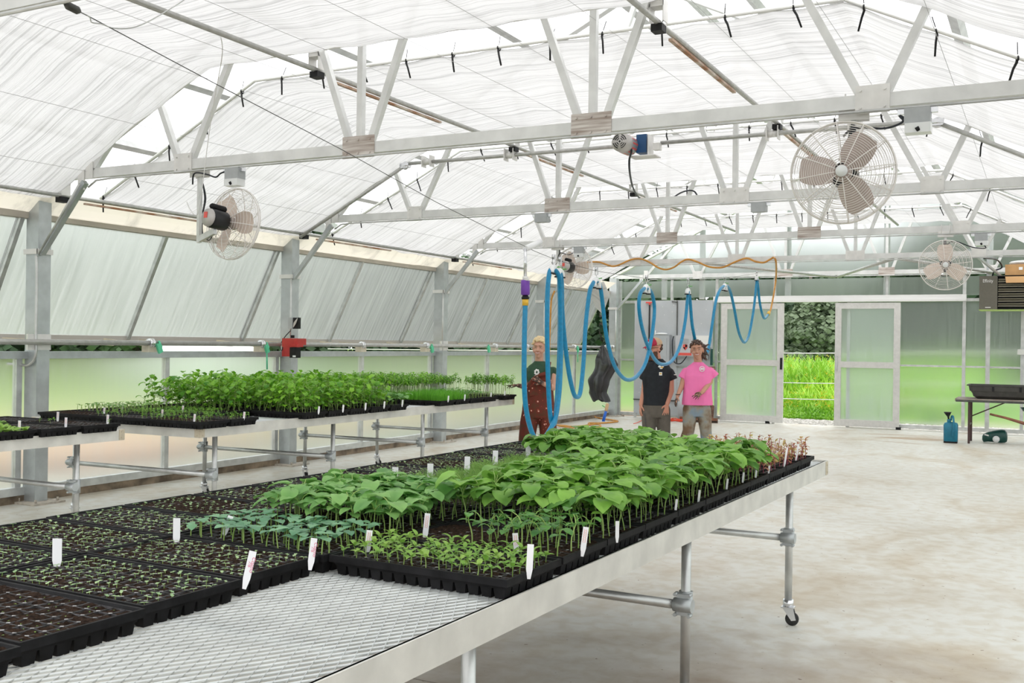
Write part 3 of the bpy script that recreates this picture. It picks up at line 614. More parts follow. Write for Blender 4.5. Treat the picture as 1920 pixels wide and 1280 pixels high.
# ------------------------------------------------------------------ benches
TOPZ = .90
BW = 1.86
def bench(label, ox, oy, rz, L, legs, meshed=True):
    """origin: near right corner on the floor; local x runs to the left (negative), y away from the camera"""
    t = empty('growing_bench', label, 'bench', (ox, oy, 0), rz, None)
    h = .085
    for nm, a in (('side_rail', (-.006, 0, 0, L)), ('side_rail', (-BW, -BW+.006, 0, L)), ('end_rail', (-BW, 0, 0, .006)), ('end_rail', (-BW, 0, L-.006, L))):
        g = MB().bx(a[0], a[1], a[2], a[3], TOPZ-h, TOPZ)
        if a[1] == 0 and a[3] == L: g.bx(-.014, -.006, 0, L, TOPZ-.0035, TOPZ-.0005); g.bx(-.03, -.006, .01, L-.01, TOPZ-h+.0005, TOPZ-h+.004)
        g.build(nm, M['bench_alu'], t, local=True)
    for x in (0, -BW):
        for y in (0, L):
            sx = 1 if x == 0 else -1; sy = -1 if y == 0 else 1
            g = MB().bx(min(x, x-sx*.05), max(x, x-sx*.05), min(y, y+sy*.004), max(y, y+sy*.004), TOPZ-h+.004, TOPZ-.004)
            g.bx(min(x, x+sx*.004), max(x, x+sx*.004), min(y, y-sy*.05), max(y, y-sy*.05), TOPZ-h+.004, TOPZ-.004)
            for zz in (TOPZ-.065, TOPZ-.022): g.cyl((x-sx*.026, y+sy*.004, zz), (x-sx*.026, y+sy*.008, zz), .005, 6); g.cyl((x+sx*.004, y-sy*.026, zz), (x+sx*.008, y-sy*.026, zz), .005, 6)
            g.build('corner_bracket', M['bracket'], t, local=True)
    # expanded metal deck, real strands
    g = MB(); nx = 60; SWD, LWD = (BW-.012)/nx, .057; ny = int(L/LWD); zt = TOPZ-.012
    def strand(p, q):
        d = Vector((q[0]-p[0], q[1]-p[1], 0)); nrm = Vector((-d.y, d.x, 0)).normalized()*.0015; up = Vector((0, 0, .0020)); tl = Vector((0, 0, .0014 if d.x > 0 else -.0014))
        P, Q = Vector(p), Vector(q)
        g.add([P+nrm+up+tl, P-nrm+up-tl, P-nrm-up-tl, P+nrm-up+tl, Q+nrm+up+tl, Q-nrm+up-tl, Q-nrm-up-tl, Q+nrm-up+tl], [(0, 1, 5, 4), (1, 2, 6, 5), (2, 3, 7, 6), (3, 0, 4, 7)])
    if meshed:
        for i in range(nx):
            for j in range(ny):
                x0 = -BW+.006+i*SWD; y0 = .006+j*LWD; xm = x0+SWD/2; ym = y0+LWD/2; x1 = x0+SWD; y1 = y0+LWD
                strand((x0, ym, zt), (xm, y0, zt)); strand((xm, y0, zt), (x1, ym, zt)); strand((x1, ym, zt), (xm, y1, zt)); strand((xm, y1, zt), (x0, ym, zt))
    g.build('mesh_deck', M['mesh_alu'], t, local=True)
    g = MB()
    for y in legs:
        g.bx(-BW+.008, -.008, y-.02, y+.02, TOPZ-h+.002, TOPZ-h+.04)
    for k in range(int(L/.6)): g.bx(-BW+.01, -.01, .5+k*.6, .525+k*.6, TOPZ-.05, TOPZ-.018)
    g.build('cross_joist', M['bench_alu'], t, local=True)
    rr_ = random.Random(int(ox*100))
    for y in legs:
        for x in (-.12, -BW+.18):
            l = MB().cyl((x, y, .12), (x, y, TOPZ-h+.01), .0205, 14).build('leg', M['alu'], t, local=True)
            c = MB(); a = rr_.uniform(-.5, .5); dx, dy = math.cos(a), math.sin(a)
            c.cyl((x, y, .145), (x, y, .105), .03, 12); c.bx(x-.035, x+.035, y-.03, y+.03, .098, .106)
            for s in (-1, 1):
                px, py = -dy*.022*s, dx*.022*s
                c.add([(x+px, y+py, .1), (x+px+dx*.03, y+py+dy*.03, .1), (x+px+dx*.045, y+py+dy*.045, .035), (x+px+dx*.02, y+py+dy*.02, .03), (x+px-dx*.03, y+py-dy*.03, .1)], [(0, 1, 2, 3, 4)])
            c.build('caster_fork', M['chrome'], l, local=True)
            wl_ = MB().lathe((0, 0, 0), [(.001, -.013), (.030, -.013), (.0375, -.009), (.0375, .009), (.030, .013), (.001, .013)], 18, 'y').xf(Matrix.Translation((x+dx*.022, y+dy*.022, .0375)) @ Matrix.Rotation(a, 4, 'Z'))
            wl_.build('caster_wheel', M['rubber'], l, local=True)
            z = .50; f = MB().cyl((x, y, z-.05), (x, y, z+.05), .029, 14); sg = 1 if x > -.5 else -1
            f.cyl((x-.035, y-.045, z), (x+.045, y-.045, z), .029, 14); f.box((x, y-.023, z), (.05, .045, .088))
            for zz in (z-.042, z+.042):
                for s in (-1, 1): f.cyl((x+s*.03, y-.055, zz), (x+s*.03, y-.02, zz), .008, 6)
            f.build('tee_clamp', M['steel'], l, local=True)
        MB().cyl((-.085, y-.045, .50), (-BW+.13, y-.045, .50), .0195, 14).build('cross_bar', M['alu'], t, local=True)
    return t
BN = dict(ox=5.078, oy=-.25, rz=.0) # (direction set below)
LN = 5.6
aN = -math.atan2(.11, 4.75)
nb_o = Vector((5.076, -.25, 0)) - Vector((-math.sin(aN), math.cos(aN), 0))*LN
bench('aluminium rolling bench nearest the camera with an open mesh deck and many trays', nb_o.x, nb_o.y, aN, LN, (LN-.42, LN-2.17, LN-3.92, LN-5.4))
aA = math.atan2(.14, 5.4)
bench('aluminium rolling bench in the middle of the left side under tall bushy seedlings', .49, -.70, aA, 5.5, (.30, 1.88, 3.50, 4.98))
bench('aluminium rolling bench at the left edge with only its far end in view', .15, -6.72, 0, 5.6, (.3, 2.1, 3.7, 5.28))

# ------------------------------------------------------------------ seed trays
TL, TWd, TH = .598, .322, .058      # long side across the bench
PITCH = .335
def tray_mesh():
    g = MB(); x, y, z = TL/2, TWd/2, TH
    o = [(-x, -y), (x, -y), (x, y), (-x, y)]
    def ring(a, za, b, zb):
        c = [(-x+a, -y+a), (x-a, -y+a), (x-a, y-a), (-x+a, y-a)]; d = [(-x+b, -y+b), (x-b, -y+b), (x-b, y-b), (-x+b, y-b)]
        g.add([(p[0], p[1], za) for p in c]+[(p[0], p[1], zb) for p in d], [(k, (k+1) % 4, 4+(k+1) % 4, 4+k) for k in range(4)])
    ring(0, z-.020, 0, z); ring(0, z, .008, z); ring(.008, z, .011, z-.007); ring(0, z-.020, .010, z-.020); ring(.010, z-.020, .013, z-.03)
    # cups of the outermost cells, seen from the side
    n1, n2 = 14, 7; cx = (TL-.026)/n1; cy = (TWd-.026)/n2
    for i in range(n1):
        for j in range(n2):
            if 0 < i < n1-1 and 0 < j < n2-1: continue
            a = -x+.013+i*cx; b = -y+.013+j*cy; e = .0015; k = cx*.16
            g.add([(a+e, b+e, z-.022), (a+cx-e, b+e, z-.022), (a+cx-e, b+cy-e, z-.022), (a+e, b+cy-e, z-.022), (a+k, b+k, .0), (a+cx-k, b+k, 0), (a+cx-k, b+cy-k, 0), (a+k, b+cy-k, 0)],
                  [(0, 1, 5, 4), (1, 2, 6, 5), (2, 3, 7, 6), (3, 0, 4, 7), (4, 5, 6, 7)])
    return g.mesh('tray_shell', M['tray'])
def grid_mesh(n1, n2):
    g = MB(); x, y, z = TL/2-.012, TWd/2-.012, TH-.0072; cx = 2*x/n1; cy = 2*y/n2; w_ = .0013; N0 = []
    for i in range(n1+1): g.bx(-x+i*cx-w_, -x+i*cx+w_, -y, y, z-.006, z)
    for j in range(n2+1): g.bx(-x, x, -y+j*cy-w_, -y+j*cy+w_, z-.0062, z-.0002)
    for i in range(1, n1):
        for j in range(1, n2):
            a = -x+i*cx; b = -y+j*cy; r = .0068; N0.append(len(g.f))
            g.add([(a-r, b, z+.0012), (a, b-r*.8, z+.0012), (a+r, b, z+.0012), (a, b+r*.8, z+.0012)], [(0, 1, 2, 3)])
    me = g.mesh('cell_grid', M['cell']); me.materials.append(M['cellx'])
    for q in N0: me.polygons[q].material_index = 1
    return me
def soil_mesh(seed, lvl):
    g = MB(); rs = random.Random(seed); NX, NY = 84, 46; x, y = TL/2-.011, TWd/2-.011; V = []
    n1, n2 = 14, 7
    for j in range(NY+1):
        for i in range(NX+1):
            a = -x+2*x*i/NX; b = -y+2*y*j/NY
            u = (i/NX*n1) % 1; v = (j/NY*n2) % 1; cup = min(min(u, 1-u), min(v, 1-v))*2
            q = noise.noise(Vector((a*45, b*45, seed*5.1)))*.0055+noise.noise(Vector((a*120, b*120, seed)))*.003
            q += noise.noise(Vector((a*7, b*7, seed*9)))*.004
            V.append((a, b, TH-.0075+lvl+q-.004*(cup > .35)*(1-cup)))
    F_ = [(j*(NX+1)+i, j*(NX+1)+i+1, (j+1)*(NX+1)+i+1, (j+1)*(NX+1)+i) for j in range(NY) for i in range(NX)]
    return g.add(V, F_, True).mesh('soil', M['soil'])
TRAYM = tray_mesh(); GRIDM = grid_mesh(14, 7); SOILS = [soil_mesh(i, (-.001, -.0025, .001)[i % 3]) for i in range(5)]

# ------------------------------------------------------------------ plants: a few variants of each kind, copied
def leaf(g, base, yaw, pitch, L, W, droop=.6, fold=.25, lobes=0, n=5, m=4, cup=0, heart=.12, rnd=None):
    """a curved blade: starts at base, leaves at elevation `pitch`, bends down by `droop` radians"""
    d = Vector((math.cos(yaw), math.sin(yaw), 0)); s_ = Vector((-math.sin(yaw), math.cos(yaw), 0)); V = []; p = Vector(base); st = L/n
    for i in range(n+1):
        t = i/n; e = pitch-droop*t*1.2
        if i: p = p + (d*math.cos(e)+Vector((0, 0, 1))*math.sin(e))*st
        up = Vector((0, 0, 1))*math.cos(e)-d*math.sin(e)
        wv = W*.5*(math.sin(math.pi*min(1, (t*.86+.10))**.8))*(1 if t < .98 else .1)
        if lobes: wv *= 1+.28*math.cos(t*math.pi*lobes)
        for k in range(m+1):
            q = (k/m-.5)*2
            back = -heart*L*abs(q)**1.5*(1-t)**3
            V.append(p+s_*(q*wv)+up*(fold*abs(q)*wv*(1-cup))+up*(.006*math.sin(q*7+t*9) if rnd else 0)*W*6+d*back)
    b = [(i*(m+1)+k, i*(m+1)+k+1, (i+1)*(m+1)+k+1, (i+1)*(m+1)+k) for i in range(n) for k in range(m)]
    g.add(V, b, True)
def plant(kind, seed):
    r = random.Random(seed*31+7); st = MB(); lf = MB()
    U = r.uniform
    def stem(P, r0=.0022, r1=.0016): st.tube(spline(P, 3), [r0+(r1-r0)*i/(3*(len(P)-1)) for i in range(3*(len(P)-1)+1)], 5, cap=False)
    if kind in ('big', 'squash', 'medium', 'teal', 'small_green'):
        H = {'big': .085, 'squash': .072, 'medium': .07, 'teal': .05, 'small_green': .055}[kind]*U(.85, 1.15)
        lx, ly = U(-.25, .25)*H, U(-.25, .25)*H
        top = Vector((lx, ly, H)); stem([(0, 0, -.004), (lx*.2, ly*.3, H*.5), top], .0024, .0019)
        a0 = U(0, 6.28)
        cl_ = {'big': .040, 'squash': .044, 'medium': .034, 'teal': .040, 'small_green': .026}[kind]
        for k in range(2): leaf(lf, top, a0+k*3.14+U(-.3, .3), U(.1, .5), cl_*U(.85, 1.1), cl_*.92, droop=U(.3, .9), fold=.12, n=4, m=3, heart=0)
        if kind in ('big', 'squash', 'medium'):
            nl = 5 if kind == 'big' else 3 if kind == 'squash' else 1; h = top
            for k in range(nl):
                a = a0+1.57+k*2.3+U(-.4, .4); ex = Vector((math.cos(a), math.sin(a), 0)); e = U(.018, .035); up_ = U(.018, .045)*(1.25 if kind == 'big' else .8)
                q = h+ex*e+Vector((0, 0, up_)); stem([h, h+ex*e*.4+Vector((0, 0, up_*.7)), q], .0017, .0013)
                Lf = {'big': .074, 'squash': .060, 'medium': .034}[kind]*U(.75, 1.15)
                leaf(lf, q, a, U(-.1, .5), Lf, Lf*U(.85, 1.02), droop=U(.5, 1.3), fold=.16, n=5, m=4, heart=.25, rnd=1)
                h = h+Vector((U(-.004, .004), U(-.004, .004), U(.002, .010)))
            leaf(lf, h, U(0, 6), 1.1, .016, .010, n=2, m=2)
    elif kind == 'zinnia':
        H = U(.018, .032); stem([(0, 0, -.004), (0, U(-.003, .003), H*.6), (U(-.004, .004), 0, H)], .0016, .0013); a0 = U(0, 3)
        for k in range(2): leaf(lf, (0, 0, H), a0+k*3.14, U(.4, .8), U(.026, .034), .015, droop=U(.6, 1.2), fold=.2, n=4, m=2, heart=0)
        for k in range(2): leaf(lf, (0, 0, H+.003), a0+1.57+k*3.14, U(.7, 1.1), U(.022, .034), .015, droop=U(.5, 1.1), fold=.3, n=4, m=2, heart=0)
    elif kind == 'sprout':
        H = U(.005, .010); stem([(0, 0, -.003), (U(-.002, .002), 0, H)], .0009, .0007); a0 = U(0, 3)
        for k in range(2): leaf(lf, (0, 0, H), a0+k*3.14+U(-.3, .3), U(.0, .4), U(.010, .014), .0098, droop=.3, fold=.12, n=2, m=2, heart=0)
    elif kind == 'dot':
        leaf(lf, (0, 0, 0), U(0, 6), .6, .006, .004, n=2, m=2, heart=0)
    elif kind == 'dill':
        H = U(.05, .08)
        for k in range(7):
            a = U(0, 6.28); b = Vector((math.cos(a), math.sin(a), 0)); q = Vector((0, 0, H*U(.3, .6))); tip = b*U(.015, .045)+Vector((0, 0, H*U(.8, 1.25)))
            st.tube([Vector((0, 0, -.003)), q+b*.004, tip], .0006, 3, cap=False)
            for j in range(6):
                t0 = q.lerp(tip, .25+j*.13); a2 = U(0, 6.28); dd = Vector((math.cos(a2), math.sin(a2), U(.2, 1)))*U(.008, .016); s2 = Vector((-dd.y, dd.x, .2)).normalized()*.0011
                lf.add([t0-s2, t0+s2, t0+dd], [(0, 1, 2)])
    elif kind == 'red':
        H = U(.08, .13); top = Vector((U(-.02, .02), U(-.02, .02), H)); stem([(0, 0, -.004), (top.x*.3, top.y*.4, H*.5), top], .0019, .0013)
        for k in range(11):
            a = U(0, 6.28); h = Vector((top.x*(k/11), top.y*(k/11), H*(.25+.75*k/11))); leaf(lf, h, a, U(.1, 1.0), U(.024, .038), U(.013, .020), droop=U(.4, 1.2), fold=.2, n=4, m=2, heart=0)
    elif kind == 'tall':
        H = U(.20, .30); P = [Vector((0, 0, -.004))]
        lx, ly = U(-.05, .05), U(-.05, .05)
        for k in range(1, 6): P.append(Vector((lx*k/5+U(-.006, .006), ly*k/5+U(-.006, .006), H*k/5)))
        stem(P, .0024, .0016)
        for k in range(9):
            t = .18+.82*k/8; i = min(4, int(t*5)); h = P[i].lerp(P[i+1], t*5-i); a = k*2.4+U(-.5, .5); ex = Vector((math.cos(a), math.sin(a), 0)); e = U(.025, .055)
            q = h+ex*e+Vector((0, 0, U(.005, .035))); stem([h, h+ex*e*.5+Vector((0, 0, .012)), q], .0013, .001)
            L_ = U(.040, .062)*(.8 if k < 2 else 1); leaf(lf, q, a, U(-.2, .4), L_, L_*.95, droop=U(.4, 1.3), fold=.2, lobes=3, n=5, m=4, heart=.25, rnd=1)
    elif kind == 'pale':
        H = U(.19, .25); top = Vector((U(-.012, .012), U(-.012, .012), H)); stem([(0, 0, -.004), (top.x*.4, top.y*.2, H*.5), top], .0021, .0015)
        for k in range(10):
            a = k*2.4+U(-.4, .4); h = top*(1-.03*k); leaf(lf, h, a, U(.1, .9), U(.034, .050), U(.017, .025), droop=U(.7, 1.5), fold=.15, lobes=2, n=4, m=2, heart=0)
    elif kind == 'lettuce':
        for k in range(7):
            a = U(0, 6.28); leaf(lf, (0, 0, 0), a, U(.5, 1.3), U(.045, .075), U(.03, .04), droop=U(.5, 1.2), fold=.2, n=5, m=4, heart=0, rnd=1)
        stem([(0, 0, -.004), (0, 0, .008)])
    elif kind == 'fine':
        H = U(.03, .055); stem([(0, 0, -.003), (U(-.006, .006), U(-.006, .006), H)], .0012, .0009)
        for k in range(6): leaf(lf, (U(-.003, .003), U(-.003, .003), H*U(.6, 1)), U(0, 6.28), U(0, .6), U(.014, .022), .012, droop=.5, n=2, m=2, heart=0)
    LM = {'big': 'g_big', 'squash': 'g_squash', 'medium': 'g_deep', 'teal': 'g_teal', 'small_green': 'g_big', 'zinnia': 'g_lime', 'sprout': 'g_sprout', 'dot': 'g_lime', 'dill': 'g_dill', 'red': 'g_red', 'tall': 'g_tall', 'pale': 'g_tall', 'lettuce': 'g_lime', 'fine': 'g_tall'}[kind]
    SM = 'stem_red' if kind == 'red' else 'stem_pale' if kind == 'pale' else 'stem'
    return st, lf, M[LM], M[SM]
def pmesh(kind, seed):
    st, lf, lm, sm = plant(kind, seed)
    ns = len(st.f); g = MB().merge(st).merge(lf); me = g.mesh('seedling', sm); me.materials.append(lm)
    me.polygons.foreach_set('material_index', [0]*ns+[1]*(len(g.f)-ns)); return me, g, ns
VAR = {}
def variants(kind, n=6):
    if kind not in VAR: VAR[kind] = [pmesh(kind, s) for s in range(n)]
    return VAR[kind]
NAMES = {'big': 'seedling', 'squash': 'seedling', 'medium': 'seedling', 'teal': 'seedling', 'small_green': 'seedling', 'zinnia': 'seedling', 'sprout': 'sprout', 'dot': 'sprout', 'dill': 'dill_seedling', 'red': 'seedling', 'tall': 'seedling', 'pale': 'seedling', 'lettuce': 'seedling', 'fine': 'seedling'}
def stuff(t, kind, spots, name, r):
    """too many and too small to count: one mesh"""
    g = MB(); mi = []
    for x, y, s in spots:
        me, src, ns = r.choice(variants(kind)); g.merge(src, Matrix.Translation((x, y, TH-.008)) @ Matrix.Rotation(r.uniform(0, 6.28), 4, 'Z') @ Matrix.Scale(s, 4)); mi += [0]*ns+[1]*(len(src.f)-ns)
    if not g.f: return
    o = g.build(name, variants(kind)[0][0].materials[0], t, local=True); o.data.materials.append(variants(kind)[0][0].materials[1]); o.data.polygons.foreach_set('material_index', mi)
    tag(o, kind='stuff')
def grass_mesh(seed):
    g = MB(); r = random.Random(seed)
    for i in range(1500):
        x = r.uniform(-TL/2+.015, TL/2-.015); y = r.uniform(-TWd/2+.015, TWd/2-.015); H = r.uniform(.09, .155); a = r.uniform(0, 6.28); b = r.uniform(.01, .05); w_ = .0011
        dx, dy = math.cos(a), math.sin(a); p = Vector((x, y, TH-.012)); s_ = Vector((-dy, dx, 0))*w_
        q = p+Vector((dx*b*.35, dy*b*.35, H*.6)); e = p+Vector((dx*b, dy*b, H*r.uniform(.75, 1)))
        g.add([p-s_, p+s_, q+s_, q-s_, e], [(0, 1, 2, 3), (3, 2, 4)])
    return g.mesh('onion_seedlings', M['g_grass'])
GR = []
def tray(x, y, z, rz, fill, seed, label, group=None, dens=1.0, half=None):
    t = empty('seed_tray', label, 'seed tray', (x, y, z), rz, group); r = random.Random(seed)
    inst('tray_shell', TRAYM, t); inst('cell_grid', GRIDM, t); inst('soil', SOILS[seed % 5], t)
    n1, n2 = 14, 7
    GRIDS = {'big': (10, 5), 'squash': (11, 6), 'medium': (10, 6), 'teal': (13, 7), 'small_green': (12, 7), 'zinnia': (14, 7), 'sprout': (14, 7), 'red': (9, 5), 'tall': (8, 4), 'pale': (12, 7), 'lettuce': (7, 4), 'fine': (13, 7), 'dill': (14, 7)}
    def cells(n1, n2):
        X, Y = TL/2-.012, TWd/2-.012
        return [(-X+2*X*(i+.5)/n1, -Y+2*Y*(j+.5)/n2) for j in range(n2) for i in range(n1)]
    if fill in ('none', None): return t
    if fill == 'grass':
        if not GR: GR.extend([grass_mesh(1), grass_mesh(2)])
        tag(inst('onion_seedlings', GR[seed % 2], t), kind='stuff'); return t
    if fill == 'faint': stuff(t, 'dot', [(a+r.uniform(-.012, .012), b+r.uniform(-.012, .012), r.uniform(.7, 1.4)) for a, b in cells(14, 7) if r.random() < .5*dens], 'first_sprouts', r); return t
    if fill == 'far_sprout': stuff(t, 'sprout', [(a+r.uniform(-.005, .005), b+r.uniform(-.005, .005), r.uniform(.8, 1.2)) for a, b in cells(17, 8) if r.random() < .8*dens], 'sprouts', r); return t
    if fill == 'dill':
        stuff(t, 'dill', [(r.uniform(-TL/2+.02, TL/2-.02), r.uniform(-TWd/2+.02, TWd/2-.02), r.uniform(.8, 1.15)) for q in range(170)], 'dill_seedlings', r); return t
    if fill == 'near_sprout':
        ex = []
        for i, (a, b) in enumerate(cells(18, 8)):
            if r.random() > .9*dens: continue
            a += r.uniform(-.005, .005); b += r.uniform(-.004, .004); s = r.uniform(.85, 1.3)
            if len(t.children) < 103: inst('sprout', r.choice(variants('sprout'))[0], t, (a, b, TH-.008), (0, 0, r.uniform(-.5, .5)+r.choice((0, 3.14))), s)
            else: ex.append((a, b, s))
        if ex: stuff(t, 'sprout', ex, 'sprouts', r)
        return t
    g = GRIDS[fill]; vs_ = variants(fill, 7 if fill in ('big', 'tall') else 5)
    for a, b in cells(*g):
        if r.random() > .94*dens: continue
        if half and not half(a, b): continue
        j = .006
        inst('seedling', r.choice(vs_)[0], t, (a+r.uniform(-j, j), b+r.uniform(-j, j), TH-.008), (r.uniform(-.12, .12), r.uniform(-.12, .12), r.uniform(0, 6.28)), r.uniform(.85, 1.18))
    return t
ORDN = ['first', 'second', 'third', 'fourth', 'fifth', 'sixth', 'seventh', 'eighth', 'ninth', 'tenth', 'eleventh', 'twelfth', 'thirteenth', 'fourteenth', 'fifteenth', 'sixteenth']
TZ = TOPZ-.010
DESC = {'big': 'of big cucumber leaves', 'squash': 'of knee-high looking pale squash seedlings', 'medium': 'of medium seedlings', 'teal': 'of short blue-green squash seedlings', 'small_green': 'of small leafy seedlings',
        'zinnia': 'of short lime seedlings', 'near_sprout': 'of pale two-leaf sprouts', 'far_sprout': 'of dark soil with tiny sprouts', 'faint': 'of soil just greening', 'none': 'of bare soil', 'dill': 'of feathery dill seedlings',
        'red': 'of red-tinged seedlings', 'tall': 'of tall bushy seedlings', 'pale': 'of tall pale-stemmed seedlings', 'grass': 'of grass-like onion seedlings', 'lettuce': 'of leafy lettuce seedlings', 'fine': 'of fine thin seedlings'}
DESC['squash'] = 'of pale long-stemmed squash seedlings'
colN = {'R': 0, 'M': 1, 'L': 2}
def NB(col, k, jit=0):       # centre of a tray on the near bench
    yl = -4.16+PITCH*(k+.5); xr = 5.012-.605*colN[col]-TL/2+(yl+2.3)*.018
    return xr, yl
sd_ = 0
PLAN = {'R': {0: 'zinnia', 1: 'half', 2: 'big', 3: 'big', 4: 'big', 5: 'big', 6: 'big', 7: 'big', 8: 'red', 9: 'red', 10: 'red'},
        'M': {-4: 'faint', -3: 'faint', -2: 'near_sprout', -1: 'near_sprout', 0: 'teal', 1: 'squash', 2: 'squash', 3: 'dill', 4: 'dill', 5: 'dill', 6: 'dill', 7: 'big', 8: 'big', 9: 'small_green', 10: 'small_green'},
        'L': {-4: 'faint', -3: 'near_sprout', -2: 'near_sprout', -1: 'near_sprout', 0: 'near_sprout', 1: 'far_sprout', 2: 'far_sprout', 3: 'squash', 4: 'far_sprout', 5: 'far_sprout', 6: 'far_sprout', 7: 'far_sprout', 8: 'far_sprout', 9: 'far_sprout', 10: 'far_sprout'}}
PLAN['L'][3] = 'far_sprout'
CN = {'R': 'right', 'M': 'middle', 'L': 'left'}
for c in 'RML':
    ks = sorted(PLAN[c]); seen = {}
    for k in ks:
        kind = PLAN[c][k]; sd_ += 1; x, y = NB(c, k); jr = random.Random(sd_)
        if c == 'L': x += jr.uniform(-.012, .012)
        if c == 'M' and k < 0: x += .02*(-k-1)-.01
        hf = None; kd = kind
        if kind == 'half': kd = 'medium'; hf = lambda a, b: a > -.03; ds = 'half bare, half medium seedlings'
        else: ds = DESC[kind]
        n_ = seen.get(kind, 0); seen[kind] = n_+1; tot = sum(1 for q in ks if PLAN[c][q] == kind)
        lab = f'black tray {ds}, ' + (f'{ORDN[n_]} such back, {CN[c]} column of near bench' if tot > 1 else f'single one in {CN[c]} column of near bench')
        if kind == 'zinnia': lab = 'black tray of short lime seedlings at the front right corner of the tray block'
        tray(x, y, TZ, aN+jr.uniform(-.006, .006), kd, sd_, lab, None, half=hf)
# a second batch of medium seedlings where the third right tray starts
def AB(col, y):
    return (.575-.605*colN[col]-TL/2-(y+.7)*.024, y+PITCH/2)
APL = [('R', -.80, 'fine', .35), ('R', -.46, 'fine', .5), ('M', -.80, 'fine', .3), ('M', -.46, 'fine', 1), ('M', -.12, 'fine', 1), ('L', -.80, 'none', 1), ('L', -.46, 'small_green', .9), ('L', -.12, 'small_green', 1),
       ('R', .47, 'tall', 1), ('R', .81, 'tall', 1), ('R', 1.15, 'tall', 1), ('R', 1.49, 'tall', .9), ('R', 1.83, 'squash', .8),
       ('M', .25, 'tall', 1), ('M', .59, 'tall', 1), ('M', .93, 'tall', 1), ('M', 1.27, 'tall', 1), ('M', 1.61, 'tall', 1), ('M', 1.95, 'tall', .9), ('M', 2.30, 'grass', 1), ('M', 2.65, 'grass', 1), ('M', 3.0, 'pale', 1), ('M', 3.35, 'pale', 1), ('M', 3.7, 'pale', 1), ('M', 4.05, 'pale', 1),
       ('R', 2.80, 'grass', 1), ('R', 3.14, 'grass', 1), ('R', 3.48, 'medium', 1), ('R', 3.82, 'small_green', .7), ('R', 4.32, 'pale', 1),
       ('L', .25, 'tall', .8), ('L', .59, 'tall', 1), ('L', .93, 'tall', 1), ('L', 1.27, 'tall', 1), ('L', 1.61, 'tall', 1), ('L', 2.1, 'pale', 1), ('L', 2.45, 'pale', 1), ('L', 2.8, 'pale', 1), ('L', 3.14, 'pale', 1), ('L', 3.48, 'pale', 1), ('L', 3.82, 'pale', 1)]
tots = {}
for c, y, k, d in APL: tots[(c, k)] = tots.get((c, k), 0)+1
seen = {}
for c, y, k, d in APL:
    sd_ += 1; n_ = seen.get((c, k), 0); seen[(c, k)] = n_+1; x, yc = AB(c, y)
    tray(x, yc, TZ, aA, k, sd_, f'black tray {DESC[k]}, ' + (f'{ORDN[n_]} such back, {CN[c]} column of middle bench' if tots[(c, k)] > 1 else f'single one in {CN[c]} column of middle bench'), dens=d)
for i, (x, y, k, d, ds) in enumerate([(-.10, -1.36, 'fine', .06, 'with a couple of seedlings at far end'), (-.10, -1.71, 'faint', .4, 'of almost bare soil'), (-.10, -2.06, 'lettuce', .9, 'of lettuce in the right column'), (-.71, -1.40, 'none', .4, 'of bare soil in the middle column'), (-.71, -1.75, 'lettuce', .9, 'of lettuce, middle column, farther one,'), (-.71, -2.10, 'lettuce', .9, 'of lettuce, middle column, nearer one,')]):
    sd_ += 1; tray(x, y, TZ, 0, k, sd_, f'black tray {ds} on left-edge bench', dens=d)

# ------------------------------------------------------------------ plant labels stuck in the trays
def pl_tag(x, y, h, lean, rz, lab, wd=.018, txt=None, ink=None, z=None):
    z = z if z else TZ+TH-.018
    t = empty('plant_label', lab, 'plant label', (x, y, z), rz)
    g = MB(); th = .0011
    P = [(-wd*.25, 0), (wd*.25, 0), (wd*.5, h*.28), (wd*.5, h), (-wd*.5, h), (-wd*.5, h*.28)]
    g.add([(a, -th, b) for a, b in P]+[(a, th, b) for a, b in P], [(0, 1, 2, 3, 4, 5), (11, 10, 9, 8, 7, 6)]+[(k, 6+k, 6+(k+1) % 6, (k+1) % 6) for k in range(6)])
    g.xf(Matrix.Rotation(lean, 4, 'Y')); g.build('label_strip', M['tagw'], t, local=True)
    if txt:
        for q, (tx, sz, off) in enumerate(txt):
            cu = bpy.data.curves.new('handwriting', 'FONT'); cu.body = tx; cu.size = sz; cu.align_x = 'CENTER'; cu.shear = .25; cu.materials.append(M[ink])
            o = bpy.data.objects.new('handwriting', cu); C.objects.link(o); me = bpy.data.meshes.new_from_object(o.evaluated_get(bpy.context.evaluated_depsgraph_get())); bpy.data.objects.remove(o)
            o = bpy.data.objects.new('handwriting', me); C.objects.link(o); o.parent = t
            o.matrix_local = Matrix.Rotation(lean, 4, 'Y') @ Matrix.Translation((off, -.0016, h*.66)) @ Matrix.Rotation(R_(90), 4, 'X') @ Matrix.Rotation(R_(-90), 4, 'Z')
    elif ink:
        g = MB(); r = random.Random(int(x*1000))
        for c_ in (-.003, .003):
            P = [(c_+.0022*math.sin(k*2.1+c_*900)*r.uniform(.5, 1), -.0016, h*.92-k*h*.026) for k in range(18)]; g.tube(P, .00045, 4)
        g.xf(Matrix.Rotation(lean, 4, 'Y')); g.build('handwriting', M[ink], t, local=True)
    return t
YL = YAW
